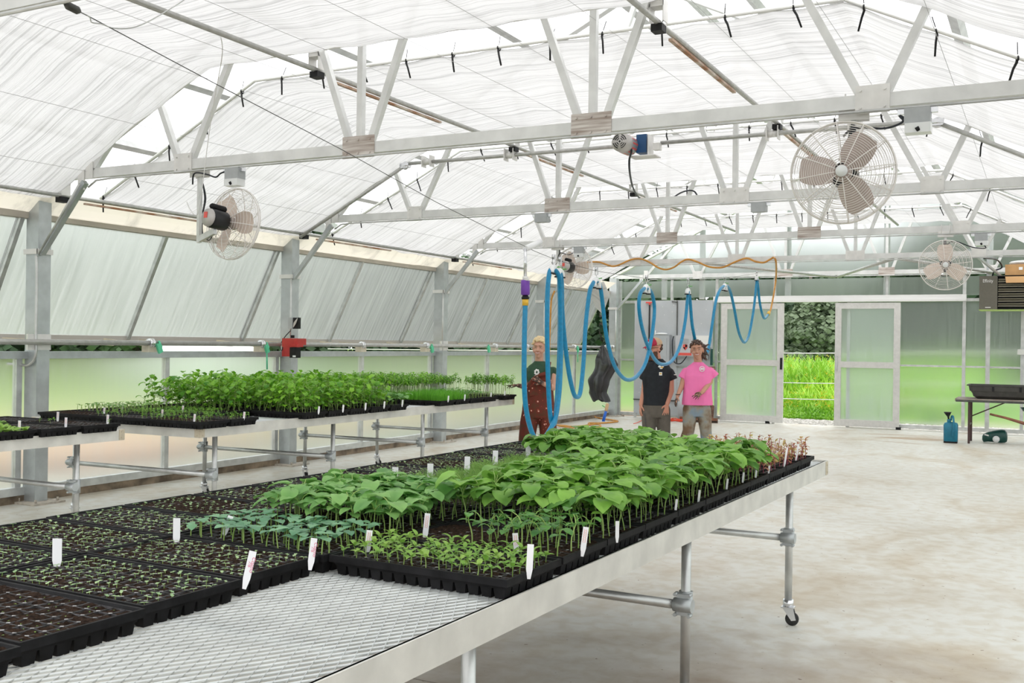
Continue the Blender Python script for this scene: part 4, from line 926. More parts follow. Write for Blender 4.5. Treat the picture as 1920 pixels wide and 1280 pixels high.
LB = [(3.81, -4.62, .085, .0, 'white plant label between the left and middle columns, nearest the camera', .026, None, None),
      (3.84, -4.21, .085, 0, 'white plant label standing beyond the nearest one, between pale sprouts', .022, None, None),
      (3.87, -4.04, .075, .35, 'white plant label leaning right beside the short blue-green squash', .018, None, None),
      (4.405, -4.53, .10, .22, 'white plant label with pink handwriting leaning over the front edge of the near bench trays', .019, [('Cosmo', .014, .003), ('7/6', .012, -.004)], 'ink'),
      (4.41, -4.27, .09, .12, 'white plant label with pink handwriting beside the blue-green squash tray', .018, [('Cosmo', .014, .003), ('7/6', .012, -.004)], 'ink'),
      (4.425, -4.02, .075, .1, 'white plant label with faint writing at the left end of the lime seedlings', .018, None, 'ink2'),
      (4.455, -3.745, .09, .1, 'white plant label with bold orange writing under the squash leaves', .018, None, 'ink2'),
      (4.985, -4.05, .095, .04, 'white plant label at the front right corner among lime seedlings', .018, None, None),
      (4.82, -3.80, .07, -.1, 'white plant label with faint writing in front of the medium seedlings', .017, None, 'ink2'),
      (4.99, -3.70, .09, .12, 'white plant label with orange writing at the edge of the medium seedlings', .017, None, 'ink2'),
      (5.0, -3.44, .07, 0, 'white plant label at the tray edge just beyond the medium seedlings', .012, None, None)]
for i, (x, y, h) in enumerate(((4.985, -2.81, .06), (4.985, -2.52, .06), (4.985, -2.11, .06), (4.985, -1.84, .06), (4.99, -1.62, .05), (5.0, -1.40, .05))):
    LB.append((x, y, h, .1, f'slim white plant label under cucumber leaves at right tray edge, {ORDN[i]} of six back', .009, None, None))
LB += [(5.0, -1.06, .11, .15, 'tall slim white plant label at the near end of the red-tinged seedlings', .010, None, None), (5.0, -.78, .11, .15, 'tall slim white plant label in the middle of the red-tinged seedlings', .010, None, None)]
for i, (x, y) in enumerate(((3.80, -2.95), (3.855, -2.76), (3.85, -2.43), (3.83, -2.12), (3.84, -1.78), (3.86, -1.55))):
    LB.append((x, y, .115, .02, f'broad white plant label along the left side of the dill, {ORDN[i]} of six going back', .026, None, None))
for a in LB: pl_tag(a[0], a[1], a[2], a[3], YL, a[4], a[5], a[6], a[7])
AL = [(.45, -.72, 'by the near right corner of the middle bench'), (.565, -.30, 'at the right of the sparse front trays, middle bench'), (-.12, -.50, 'in the fine seedlings of the middle bench'), (-.65, -.62, 'beside the leafy seedlings of the middle bench'), (-.80, -.30, 'between leafy and fine seedlings of the middle bench'), (-.35, -.05, 'in front of the tall seedlings of the middle bench'),
      (.585, .62, 'at the near right foot of the tall seedlings'), (.60, .95, 'under the tall seedlings, second along their right edge'), (.595, 1.30, 'under the tall seedlings, third along their right edge'), (.585, 1.62, 'at the far right foot of the tall seedlings'), (.56, 1.97, 'beside the squash seedlings of the middle bench'),
      (.50, 2.95, 'at the near end of the onion seedlings'), (.49, 3.32, 'at the far end of the onion seedlings'), (.46, 3.98, 'beside the small seedlings near the far end of the middle bench'), (.42, 4.40, 'among the pale stems at the far end of the middle bench')]
for x, y, l in AL: pl_tag(x, y, .07, .08, YL, 'small white plant label '+l, .016, None, 'ink2' if y < .5 else None)
for x, y, l in ((.12, -1.25, 'at the far right corner of the left-edge bench'), (.13, -1.62, 'at the right edge of the left-edge bench'), (.12, -1.98, 'by the lettuce on the left-edge bench'), (-.38, -1.28, 'with red print at the back of the left-edge bench')):
    pl_tag(x, y, .08, .03, YL, 'small white plant label '+l, .018, None, 'ink2')
# ------------------------------------------------------------------ hoses and trolleys
hp = [(985, 566), (984, 600), (983, 650), (983, 720), (987, 770), (998, 812), (1011, 828), (1023, 818), (1035, 785), (1042, 745), (1045, 700), (1046, 640), (1045, 560), (1043, 520), (1038, 505), (1032, 512), (1028, 560), (1028, 640), (1030, 720), (1033, 770), (1037, 794), (1041, 788), (1045, 740), (1049, 660), (1050, 580), (1049, 530), (1050, 512), (1053, 530), (1054, 580), (1059, 640), (1067, 700), (1075, 735), (1081, 744), (1088, 735), (1094, 680), (1098, 610), (1105, 550), (1111, 533), (1118, 526), (1125, 536), (1130, 570), (1137, 630), (1150, 680), (1165, 705), (1180, 712), (1196, 703), (1211, 678), (1222, 630), (1227, 580), (1222, 550), (1212, 540), (1201, 549), (1198, 575), (1204, 615), (1216, 652), (1230, 676), (1244, 683), (1261, 675), (1276, 645), (1285, 600), (1289, 560), (1291, 546), (1294, 565), (1298, 610), (1306, 647), (1314, 664), (1320, 667), (1328, 655), (1335, 610), (1342, 565), (1350, 543), (1359, 536), (1368, 543), (1376, 575), (1384, 618), (1391, 637), (1397, 641), (1405, 625), (1413, 580), (1418, 535), (1419, 523), (1421, 535), (1425, 570), (1432, 596), (1440, 590)]
P = []
for i, (u, v) in enumerate(hp):
    q = onw(u, v)
    if 8 <= i <= 13: q.x += .03
    if 15 <= i <= 20: q.x -= .01
    P.append(q)
t = empty('blue_hose', 'thick blue hose hanging in deep loops from the trolley wire', 'hose', (P[6].x, P[6].y, P[6].z))
MB().tube(spline(P, 6), .0215, 12).build('hose_tube', M['hose'], t)
g = MB(); q = onw(1441, 588); g.cyl(q+Vector((0, -.03, -.02)), q+Vector((0, .04, .03)), .03, 10); g.build('hose_coupling', M['yellow'], t)
t = empty('watering_wand', 'metal watering wand with purple grip hanging above the blue hose', 'watering wand', onw(985, 566))
a, b, c, d, e = (onw(985, v) for v in (466, 518, 525, 553, 566))
MB().cyl(a, b, .014, 10).build('wand_tube', M['chrome'], t)
g = MB().cyl(b, c, .024, 12); g.cyl(c+Vector((0, -.02, 0)), c+Vector((.05, -.03, .0)), .008, 6); g.build('shut_off_valve', M['plate'], t)
MB().tube([c, c.lerp(d, .05), c.lerp(d, .95), d], [.03, .038, .038, .03], 14).build('grip', M['purple'], t)
MB().tube([d, d.lerp(e, .4), d.lerp(e, .6)], [.022, .034, .03], 12).build('collar', M['black'], t)
MB().cyl(d.lerp(e, .5), e+Vector((0, 0, -.03)), .027, 12).build('yellow_cuff', M['yellow'], t)
f = onw(1008, 455); MB().cyl(a, f+Vector((0, .05, .01)), .026, 12).build('wand_head', M['white'], t)
SAD = [(1038, 503, 'hose trolley, front one of the close pair behind the purple wand'), (1050, 510, 'hose trolley, rear one of the close pair behind the purple wand'), (1118, 527, 'hose trolley carrying the second tall loop, by the left fan'), (1212, 539, 'hose trolley above the man in the red cap'), (1290, 545, 'hose trolley carrying the narrow peak above the woman in pink'), (1359, 536, 'hose trolley over the left sliding door'), (1419, 521, 'farthest hose trolley, just before the orange hose')]
for u, v, lab in SAD:
    c0 = onw(u, v); r_ = .055
    t = empty('hose_trolley', 'white '+lab, 'hose trolley', c0+Vector((0, 0, -.05)))
    dr = (WB-WA); dr.z = 0; dr.normalize()
    P = [c0+dr*(r_*math.cos(a))+Vector((0, 0, r_*math.sin(a)-r_*.85)) for a in [math.pi*k/10 for k in range(11)]]
    if u in (1118, 1212, 1359): P = [c0+(p-c0)*1.5 for p in P]
    MB().tube([p+Vector((0, 0, .004)) for p in P], .0255, 12).build('hose_saddle', M['white'], t)
    zt = [p for p in WP if p.y > c0.y] or [WP[-1]]
    i = max(k for k in range(len(WP)) if WP[k].y <= c0.y+.001) if any(p.y <= c0.y+.001 for p in WP) else 0
    i = min(i, len(WP)-2); s_ = (c0.y-WP[i].y)/(WP[i+1].y-WP[i].y); wz = WP[i].z+(WP[i+1].z-WP[i].z)*s_; wx = WP[i].x+(WP[i+1].x-WP[i].x)*s_
    top = Vector((wx, c0.y, wz))
    g = MB().lathe(top+Vector((0, 0, .02)), [(.001, -.01), (.022, -.01), (.016, 0), (.022, .01), (.001, .01)], 12, 'x'); g.bx(top.x-.014, top.x-.011, top.y-.012, top.y+.012, top.z-.04, top.z+.04); g.bx(top.x+.011, top.x+.014, top.y-.012, top.y+.012, top.z-.04, top.z+.04)
    g.cyl(top+Vector((0, 0, -.035)), c0+Vector((0, 0, .02)), .004, 6); g.build('pulley', M['chrome'], t)
    MB().tube([top+Vector((0, 0, -.06)), top+Vector((.02, .02, -.075)), top+Vector((.05, .03, -.07))], .005, 5).build('green_tie', pm('green_tie', (.1, .45, .06), .5), t)
    g = MB(); g.torus(P[0], .027, .006, 'z', 12); g.torus(P[-1], .027, .006, 'z', 12); g.tube([P[0], P[0]-dr*.10+Vector((0, 0, .10))], .003, 4); g.tube([P[-1], P[-1]+dr*.12+Vector((0, 0, .10))], .003, 4); g.build('black_tie', M['black'], t)
yo = 10.90
seg = [(1090, 497), (1100, 492), (1122, 491), (1140, 497), (1150, 499), (1162, 496), (1182, 487), (1200, 485), (1217, 491), (1235, 502), (1250, 505), (1265, 500), (1277, 491), (1290, 486), (1308, 491), (1330, 500), (1355, 501), (1378, 491), (1400, 484), (1416, 490), (1432, 492), (1444, 486), (1451, 483)]
P = [at_y(u, v, yo) for u, v in seg]; P += [at_y(1455, 492, 10.88), onw(1455, 520), onw(1451, 550), onw(1445, 580), onw(1441, 588)]
tag(MB().tube(spline(P, 5), .016, 8).build('orange_hose', M['orange_hose']), 'orange hose woven along the fifth truss and down to the blue hose end', 'hose')
P = [at_y(1040, 545, 10.8), at_y(1034, 562, 10.8), at_y(1032, 600, 10.8), at_y(1030, 660, 10.8), at_y(1030, 730, 10.8), at_z(1032, 812, .03)]
tag(MB().tube(spline(P, 5), .016, 8).build('orange_hose', M['orange_hose']), 'orange hose hanging straight down the fourth left support post', 'hose')
P = [at_z(u, v, .02) for u, v in ((1036, 806), (1060, 806), (1085, 802), (1110, 803), (1126, 800), (1118, 797), (1090, 798), (1062, 801), (1045, 799), (1062, 798), (1080, 801), (1100, 799))]
for k, q in enumerate(P): q.z = .018+.012*(k % 3)
tag(MB().tube(spline(P, 6), .016, 8).build('orange_hose', M['orange_hose']), 'orange hose lying in flat loops on the floor behind the blond woman', 'hose')
P = [at_z(u, v, .02) for u, v in ((1107, 796), (1104, 793), (1125, 793), (1150, 791), (1158, 789), (1140, 786), (1120, 783))]+[at_z(1116, 781, .10)]
tag(MB().tube(spline(P, 6), .016, 8).build('orange_hose', M['orange_hose']), 'orange-brown hose end curled on the floor under the hanging black film', 'hose')

# ------------------------------------------------------------------ circulation fans
def fan(loc, rz, pitch, label, hang, blades, bmat, mcol='motor', big=1):
    """loc: hub centre; faces local -y; hang=(dx,dy) of the pole top relative to the hub"""
    t = empty('circulation_fan', label, 'fan', loc, rz); Rr = .305
    Mx = Matrix.Rotation(pitch, 4, 'X')
    def fin(g, nm, mt, par=None): g.xf(Mx); return g.build(nm, mt, par or t, local=True)
    g = MB(); nr = 20 if big else 14
    for k in range(nr):
        r = .05+(Rr-.05)*k/(nr-1); yf = -.085*(1-(r/Rr)**2.2)-.02; g.torus((0, yf, 0), r, .0016 if big else .0022, 'y', 44, 4)
        if k % 2 == 0: g.torus((0, .075*(1-(r/Rr)**3)+.03, 0), r, .0016 if big else .0022, 'y', 40, 4)
    g.torus((0, 0, 0), Rr, .007, 'y', 56, 6); g.torus((0, -.02, 0), Rr, .003, 'y', 56, 4); g.torus((0, .03, 0), Rr, .003, 'y', 56, 4)
    for k in range(12):
        a = 2*math.pi*k/12+.12; P = []
        for j in range(9):
            r = .04+(Rr-.04)*j/8; P.append((r*math.cos(a), -.088*(1-(r/Rr)**2.2)-.02, r*math.sin(a)))
        g.tube(P, .0032, 5); g.tube([(p[0], .08*(1-(math.hypot(p[0], p[2])/Rr)**3)+.03, p[2]) for p in P], .003, 5)
    fin(g, 'wire_cage', M['cage'])
    for b in blades:
        g = MB(); V = []; a0 = R_(b)
        for i in range(9):
            tt = i/8; r = .05+.205*tt; wv = (.045+.055*math.sin(math.pi*min(1, tt*.62+.18)))*(1 if tt < .95 else .86); tw = .55-.25*tt
            for j in range(7):
                q = (j/6-.5)*2; o_ = wv*q; V.append((r*math.cos(a0)-o_*math.cos(tw)*math.sin(a0), .01-o_*math.sin(tw)*.6+.012*q*q, r*math.sin(a0)+o_*math.cos(tw)*math.cos(a0)))
        g.add(V, [(i*7+j, i*7+j+1, (i+1)*7+j+1, (i+1)*7+j) for i in range(8) for j in range(6)], True); fin(g, 'fan_blade', bmat)
    g = MB().lathe((0, 0, 0), [(.001, -.125), (.034, -.122), (.036, -.11), (.001, -.108)], 20, 'y'); fin(g, 'badge', M['clear'])
    g = MB().lathe((0, 0, 0), [(.001, -.02), (.05, -.02), (.055, .03), (.001, .035)], 18, 'y'); fin(g, 'hub', M['blade'])
    g = MB().lathe((0, 0, 0), [(.001, .10), (.078, .10), (.082, .115), (.082, .25), (.07, .27), (.001, .275)], 22, 'y'); mo = fin(g, 'motor', M[mcol])
    g = MB().lathe((0, 0, 0), [(.078, .268), (.074, .284), (.001, .287)], 22, 'y'); g.xf(Mx); g.build('motor_cover', M['motor_grey'], mo, local=True)
    g = MB().box((.02, .2885, .02), (.04, .003, .05)); g.xf(Mx); g.build('red_label', M['redlab'], mo, local=True)
    g = MB().cap((0, .12, .10), .027, (0, .24, .10), .027); g.xf(Mx); g.build('capacitor', M['black'], mo, local=True)
    g = MB()
    for k in range(4): g.box((.083*math.cos(-.5+k*.3), .18, .083*math.sin(-.5+k*.3)), (.006, .07, .014), Matrix.Rotation(.5-k*.3, 3, 'Y'))
    g.xf(Mx); g.build('vent_slots', M['white'], mo, local=True)
    hx, hy, hz = hang; top = 3.05-loc[2]
    g = MB().bx(hx-.016, hx+.016, hy-.016, hy+.016, hz-.03, top); g.beam((hx, hy, hz), (0, .2, -.08), .03, .05); g.build('hanger_pole', M['alu'], t, local=True)
    g = MB().bx(hx-.09, hx+.09, hy-.035, hy-.028, top-.07, top+.0); g.bx(hx-.09, hx+.09, hy+.028, hy+.035, top-.07, top)
    for s in (-.05, .05): g.tube([(hx+s, hy-.035, top-.03), (hx+s, hy-.035, top+.09), (hx+s, hy+.035, top+.09), (hx+s, hy+.035, top-.03)], .005, 6)
    g.build('pole_clamp', M['plate'], t, local=True)
    g = MB(); r = random.Random(4)
    for k in range(5):
        s = r.uniform(-.02, .02); g.tube(spline([(hx+s*.3, hy-.03, top-.12), (hx+s-.02, hy-.035, top-.25), (hx+s*.5, hy-.03, hz+.22), (hx+s+.02, hy-.035, hz+.1), (hx+s, hy-.03, hz+.02)]), .006, 5)
    g.tube(spline([(hx, hy-.03, hz+.05), (hx*.5, .1, hz-.02), (0, .2, -.06)]), .006, 5)
    g.build('bundled_cable', M['cable'], t, local=True)
    return t
fan((5.12, -.12, 2.636), .10, .05, 'large round white wire fan facing the camera on the second truss', (.05, .16, .1), (57, 172, -62), M['blade'])
fan((5.10, 7.18, 2.62), .10, .05, 'round white fan with pale brown blades hanging before the right sliding door', (.0, .14, .1), (92, -33, 207), M['blade2'], big=0)
fan((.06, .10, 2.56), math.pi-.10, .10, 'white wire fan seen from behind, black motor towards the camera, at upper left', (.38, .05, -.12), (60, 180, -60), M['blade2'])
fan((.00, 7.32, 2.70), math.pi-.05, .05, 'far white wire fan half hidden behind the tops of the blue hose loops', (.27, .0, .12), (60, 180, -60), M['blade2'], big=0)
def jbox(u, v, y, lab, cover=True, w_=.145):
    p = at_y(u, v, y); p.z = 2.985
    t = empty('junction_box', 'grey '+lab, 'junction box', (p.x, y-.03, p.z-.16))
    MB().bx(p.x-w_/2, p.x+w_/2, y-.075, y+.02, p.z-.07, p.z+.02).build('box_body', M['boxgrey'], t)
    g = MB().bx(p.x+w_/2, p.x+w_/2+.04, y-.05, y-.02, p.z-.01, p.z+.02); g.bx(p.x-w_/2-.04, p.x-w_/2, y-.05, y-.02, p.z-.01, p.z+.02); g.build('conduit_nut', M['chrome'], t)
    if cover:
        MB().bx(p.x-w_/2+.005, p.x+w_/2+.005, y-.085, y+.01, p.z-.13, p.z-.072).build('clear_cover', M['clear'], t)
        MB().cyl((p.x, y-.089, p.z-.10), (p.x+.01, y-.08, p.z-.12), .012, 8).build('plug', M['black'], t)
    return p
j1 = jbox(445, 318, 0, 'junction box with clear cover right of the upper left fan')
j2 = jbox(1722, 218, 0, 'junction box with clear cover right of the large fan')
j3 = jbox(1425, 380, 3.66, 'plain junction box under the third truss, left of the large fan', False)
j4 = jbox(1019, 398, 3.66, 'plain junction box under the third truss near its left splice plate', False)
j5 = jbox(1088, 462, 7.32, 'junction box with clear cover above the hose trolleys')
j6 = jbox(1840, 437, 7.32, 'junction box with clear cover right of the fan before the right sliding door')
def cab(P, lab): tag(MB().tube(spline(P, 6), .007, 6).build('fan_cable', M['cable']), lab, 'cable')
cab([(-.29, -.03, 2.90), (-.25, -.05, 2.99), (-.1, -.06, 2.97), (.0, -.06, 2.94), (.06, -.06, 2.97), (.13, -.05, 2.98), (j1.x-.09, -.04, 2.93)], 'black cable between the upper left fan and its junction box')
cab([(5.10, .0, 2.88), (5.17, -.03, 2.92), (5.35, -.05, 2.90), (5.45, -.05, 2.93), (j2.x-.10, -.04, 2.97), (j2.x, -.06, 2.9)], 'black cable between the large fan and its junction box')
cab([(-.25, 7.3, 2.86), (-.2, 7.28, 2.93), (-.05, 7.27, 2.90), (.08, 7.27, 2.97), (j5.x-.05, 7.27, 2.92)], 'black cable above the hose trolleys')
cab([(5.1, 7.3, 2.88), (5.2, 7.28, 2.92), (5.4, 7.28, 2.84), (5.55, 7.28, 2.83), (j6.x-.05, 7.27, 2.93)], 'black cable right of the fan before the right sliding door')
# thin pull cord dropping past the upper left fan
P = [at_y(u, v, y) for u, v, y in ((412, 0, -1), (411, 50, -.9), (417, 98, -.5), (405, 170, -.3), (392, 250, -.1), (380, 345, -.1), (372, 395, -.1), (366, 403, -.1), (356, 392, -.1), (350, 378, -.1))]
tag(MB().tube(spline(P, 5), .004, 5).build('pull_cord', M['pvc']), 'thin white cord dropping from the roof past the upper left fan', 'cord')

# ------------------------------------------------------------------ vent drive along the left wall
t = empty('vent_shaft', 'long round shaft along the left wall that swings the vents', 'shaft', (-2.16, 3.6, 1.50))
MB().cyl((-2.16, -7.2, 1.525), (-2.16, 3.34, 1.525), .027, 14).build('shaft_tube', M['pipe_grey'], t)
MB().cyl((-2.16, 3.62, 1.525), (-2.16, 14.3, 1.525), .027, 14).build('shaft_tube', M['pipe_grey'], t)
for i, y in enumerate((1.28, 3.0, 5.05, 6.7, 8.9, 10.1, 12.2, 13.9, -1.0, 14.25)):
    g = MB(); g.lathe((-2.16, y, 1.525), [(.028, -.03), (.05, -.03), (.05, -.008), (.04, 0), (.05, .008), (.05, .03), (.028, .03)], 14, 'y'); g.build('shaft_coupling', M['chrome'], t)
    g = MB().bx(-2.24, -2.14, y-.05, y+.07, 1.43, 1.50); g.beam((-2.2, y+.05, 1.49), (-2.92, y+.05, 1.56), .03, .02); g.beam((-2.2, y-.45, 1.50), (-2.9, y-1.2, 1.56), .014, .014); g.build('push_arm', M['beige'], t)
for y in (0, 3.66, 7.32, 10.98):
    MB().bx(-2.23, -2.225+.02, y-.16 if y < 1 else y-.12, y+.09, 1.45, 1.60).build('shaft_plate', M['plate'], t)
for y, l in ((1.36, 'nearest'), (3.05, 'over the tall seedlings'), (6.8, 'behind the pale-stemmed seedlings'), (8.6, 'beside the fourth post'), (12.3, 'by the blue hose loops')):
    g = MB().tube([(-2.13, y, 1.55), (-2.11, y+.02, 1.49), (-2.12, y, 1.42)], .012, 6); g.box((-2.12, y, 1.47), (.03, .05, .10), Matrix.Rotation(.4, 3, 'X'))
    if y in (3.05, 12.3): g.tube([(-2.12, y, 1.45), (-2.12, y+.01, 1.22)], .010, 5)
    tag(g.build('green_tape', M['green_tape']), 'scrap of green tape tied to the vent shaft, '+l, 'tape')
t = empty('vent_gear_box', 'red gear box with black motor on the vent shaft by the second post', 'gear box', (-2.1, 3.46, 1.36))
g = MB().bx(-2.20, -2.03, 3.42, 3.55, 1.375, 1.60); g.bx(-2.03, -1.95, 3.42, 3.58, 1.52, 1.60); g.bx(-2.05, -1.93, 3.38, 3.50, 1.495, 1.53); g.build('gear_case', M['red'], t)
MB().bx(-2.04, -1.945, 3.375, 3.47, 1.36, 1.49).build('motor_body', M['black'], t)
MB().cyl((-2.1, 3.5, 1.605), (-2.1, 3.5, 1.64), .025, 10).build('filler_cap', M['black'], t)
MB().bx(-1.99, -1.944, 3.372, 3.376, 1.37, 1.39).build('white_label', M['white'], t)
t = empty('junction_box', 'open junction box with loose wires on the second post above the red gear box', 'junction box', (-2.12, 3.6, 1.70))
MB().bx(-2.20, -2.13, 3.53, 3.60, 1.72, 1.86).build('box_body', M['boxgrey'], t); MB().bx(-2.13, -2.04, 3.54, 3.58, 1.72, 1.86).build('open_inside', M['black'], t)
g = MB()
for k in range(4): g.tube(spline([(-2.12, 3.535, 1.74), (-2.10+.01*k, 3.52, 1.79), (-2.06+.01*k, 3.5, 1.82+.01*k)]), .004, 5)
g.build('loose_wires', M['pvc'], t)
MB().tube(spline([(-2.17, 3.55, 1.70), (-2.22, 3.5, 1.62), (-2.24, 3.44, 1.52), (-2.2, 3.4, 1.45), (-2.16, 3.38, 1.46), (-2.14, 3.36, 1.49)]), .007, 6).build('cable', M['cable'], t)

# ------------------------------------------------------------------ things along the end wall
t = empty('equipment_board', 'tall painted grey equipment board in the far left corner', 'board', (-.85, 14.58, .1))
MB().bx(-1.77, -.79, 14.55, 14.60, .40, 2.54).build('board_panel', M['cabinet'], t); MB().bx(-.785, -.03, 14.55, 14.60, .40, 2.54).build('board_panel', M['cabinet'], t)
MB().bx(-1.77, -.03, 14.56, 14.61, .08, .385).build('lower_panel', M['cabinet'], t)
g = MB().bx(-1.77, -.02, 14.54, 14.56, .385, .41); g.bx(-1.77, -.02, 14.52, 14.58, .395, .41)
for k in range(9): g.cyl((-1.6+k*.18, 14.53, .395), (-1.6+k*.18, 14.545, .395), .012, 6)
g.build('slotted_rail', M['dark_metal'], t)
MB().bx(-1.75, -1.70, 14.52, 14.55, .0, .10).build('board_foot', M['alu'], t); MB().bx(-.1, -.05, 14.52, 14.55, .0, .10).build('board_foot', M['alu'], t)
g = MB(); r = random.Random(2)
for k in range(26): x = r.uniform(-1.7, -.1); z = r.uniform(.5, 2.45); g.cyl((x, 14.545, z), (x, 14.551, z), .008, 6)
g.build('screw_head', M['plate'], t)
tag(MB().tube([(-1.42, 14.52, 2.45), (-1.42, 14.52, 1.0)], .017, 8).build('black_pipe', M['black']), 'thin black pipe on the left half of the grey board', 'pipe')
g = MB().tube([(-1.42, 14.52, 2.52), (-1.42, 14.52, 2.45)], .02, 8); g.bx(-1.5, -1.36, 14.50, 14.53, 2.49, 2.52); tag(g.build('red_valve_handle', M['redlab']), 'small red valve handle above the black pipe', 'valve handle')
tag(MB().tube(spline([(-1.28, 14.52, 1.9), (-1.28, 14.5, 1.6), (-1.27, 14.48, 1.42), (-1.15, 14.46, 1.36), (-.95, 14.45, 1.34)]), .012, 8).build('white_pipe', M['pvc']), 'bent white pipe beside the man in the cap on the grey board', 'pipe')
tag(MB().tube(spline([(-.92, 14.53, 2.52), (-.82, 14.53, 2.51), (-.80, 14.53, 2.42), (-.80, 14.53, 1.2)]), .011, 8).build('conduit', M['dark_metal']), 'thin dark conduit dropping down the middle of the grey board', 'conduit')
tag(MB().tube([(-.8, 14.52, 1.13), (-.1, 14.52, 1.13)], .014, 8).build('conduit', M['alu']), 'level conduit across the right half of the grey board', 'conduit')
t = empty('electrical_panel', 'grey electrical panel box on the board behind the man in the cap', 'electrical panel', (-1.12, 14.48, 1.2))
MB().bx(-1.32, -.93, 14.42, 14.55, 1.18, 1.80).build('panel_case', M['cabinet'], t); MB().bx(-1.27, -.99, 14.41, 14.42, 1.25, 1.74).build('panel_door', M['cabinet'], t); MB().bx(-1.33, -.92, 14.42, 14.56, 1.795, 1.81).build('panel_lid', M['boxgrey'], t)
t = empty('folded_cloth', 'crumpled white cloth on the electrical panel', 'cloth', (-1.12, 14.47, 1.81)); MB().ell((-1.12, 14.47, 1.83), (.14, .05, .022), 12, 6).build('cloth_body', M['white'], t)
t = empty('climate_controller', 'grey controller with red stripe and red black shield emblem on the board', 'controller', (-.62, 14.5, 1.3))
MB().bx(-.80, -.42, 14.44, 14.55, 1.36, 1.80).build('controller_case', pm('light_grey', (.52, .53, .56), .5), t)
g = MB().bx(-.78, -.44, 14.435, 14.44, 1.375, 1.43); g.build('red_stripe', M['redlab'], t)
g = MB(); cx_, cz_ = -.58, 1.55; pts = [(-.05, .05), (0, .065), (.05, .05), (.05, -.01), (0, -.07), (-.05, -.01)]; g.add([(cx_+a, 14.434, cz_+b) for a, b in pts], [(0, 1, 2, 3, 4, 5)]); g.build('shield_emblem', M['redlab'], t)
g = MB(); g.add([(cx_, 14.433, cz_), (cx_, 14.433, cz_+.06), (cx_+.045, 14.433, cz_+.046), (cx_+.045, 14.433, cz_)], [(0, 1, 2, 3)]); g.add([(cx_, 14.433, cz_), (cx_, 14.433, cz_-.062), (cx_-.045, 14.433, cz_-.01), (cx_-.045, 14.433, cz_)], [(0, 1, 2, 3)]); g.build('shield_quarter', M['black'], t)
g = MB()
for k in range(5): g.bx(-.70, -.50, 14.434, 14.437, 1.63+k*.022, 1.637+k*.022)
g.build('display_lines', M['boxgrey'], t)
tag(MB().tube(spline([(-.84, 14.45, 1.78), (-.86, 14.42, 1.65), (-.84, 14.42, 1.35), (-.8, 14.42, 1.22), (-.68, 14.42, 1.2), (-.6, 14.44, 1.28), (-.55, 14.45, 1.36)]), .012, 6).build('controller_cable', M['cable']), 'black cable curling around the grey controller with the shield', 'cable')
t = empty('control_box', 'white control box on the board behind the woman in pink', 'control box', (-.25, 14.5, 1.4))
MB().bx(-.40, -.05, 14.44, 14.55, 1.55, 1.80).build('box_body', M['pvc'], t); MB().bx(-.30, -.10, 14.45, 14.55, 1.30, 1.45).build('terminal_box', M['boxgrey'], t)
tag(MB().bx(-.045, .0, 14.48, 14.53, 1.18, 1.52).build('green_strip', M['dkgreen']), 'dark green strip hanging at the right edge of the board', 'strip')
tag(MB().cyl((-.62, 14.3, .0), (-.62, 14.3, .62), .06, 14).build('drain_pipe', M['cabinet']), 'grey standing pipe between the man and the woman in pink', 'pipe')
# coiled red cord, short cord end, broom and shovel
g = MB(); r = random.Random(8); P = []
for k in range(70): a = k*.75; P.append((-.62+.28*math.cos(a)*r.uniform(.6, 1)+.05*math.sin(k), 13.9+.10*math.sin(a), .015+.05*r.random()))
tag(MB().tube(spline(P, 3), .008, 5).build('extension_cord', M['cord']), 'tangled orange-red extension cord heaped on the floor below the grey board', 'cord')
P = [at_z(1188, 794, .015), at_z(1195, 792, .02), at_z(1203, 788, .02), at_z(1212, 783, .02)]
g = MB().tube(spline(P), .008, 5); tag(g.build('extension_cord', M['cord']), 'short red cord end on the floor left of the man', 'cord')
t = empty('shovel', 'rusty square shovel leaning on the board behind the woman in pink', 'shovel', (.02, 14.3, 0))
MB().tube([(.0, 14.32, .34), (-.02, 14.46, 1.0)], .017, 8).build('shaft', M['wood'], t)
g = MB().tube([(-.02, 14.46, .98), (-.09, 14.47, 1.10), (-.09, 14.48, 1.14), (.06, 14.48, 1.14), (.06, 14.47, 1.10), (-.02, 14.46, .98)], .014, 6); g.build('grip', M['wood2'], t)
g = MB().add([(-.12, 14.20, .05), (.12, 14.20, .05), (.11, 14.30, .34), (-.11, 14.30, .34), (0, 14.235, .05), (0, 14.32, .38)], [(0, 4, 5, 3), (4, 1, 2, 5)]); g.build('blade', pm('rusty_blade', (.17, .09, .06), .7, .3, var=.4), t)
t = empty('push_broom', 'brown push broom lying behind the feet of the woman in pink', 'broom', (-.2, 14.1, 0))
MB().bx(-.55, .25, 14.02, 14.10, .05, .10).build('broom_head', M['wood2'], t)
g = MB()
for k in range(60): x = -.54+k*.0133; g.bx(x, x+.007, 14.03, 14.09, .0, .055)
tag(g.build('bristles', pm('bristle', (.10, .07, .05), .8), t), kind='stuff'); g = MB().add([(-.40, 14.05, .1), (-.12, 14.05, .1), (-.2, 14.4, .42), (-.3, 14.4, .42)], [(0, 1, 2, 3)]); g.build('brace', M['wood3'], t)
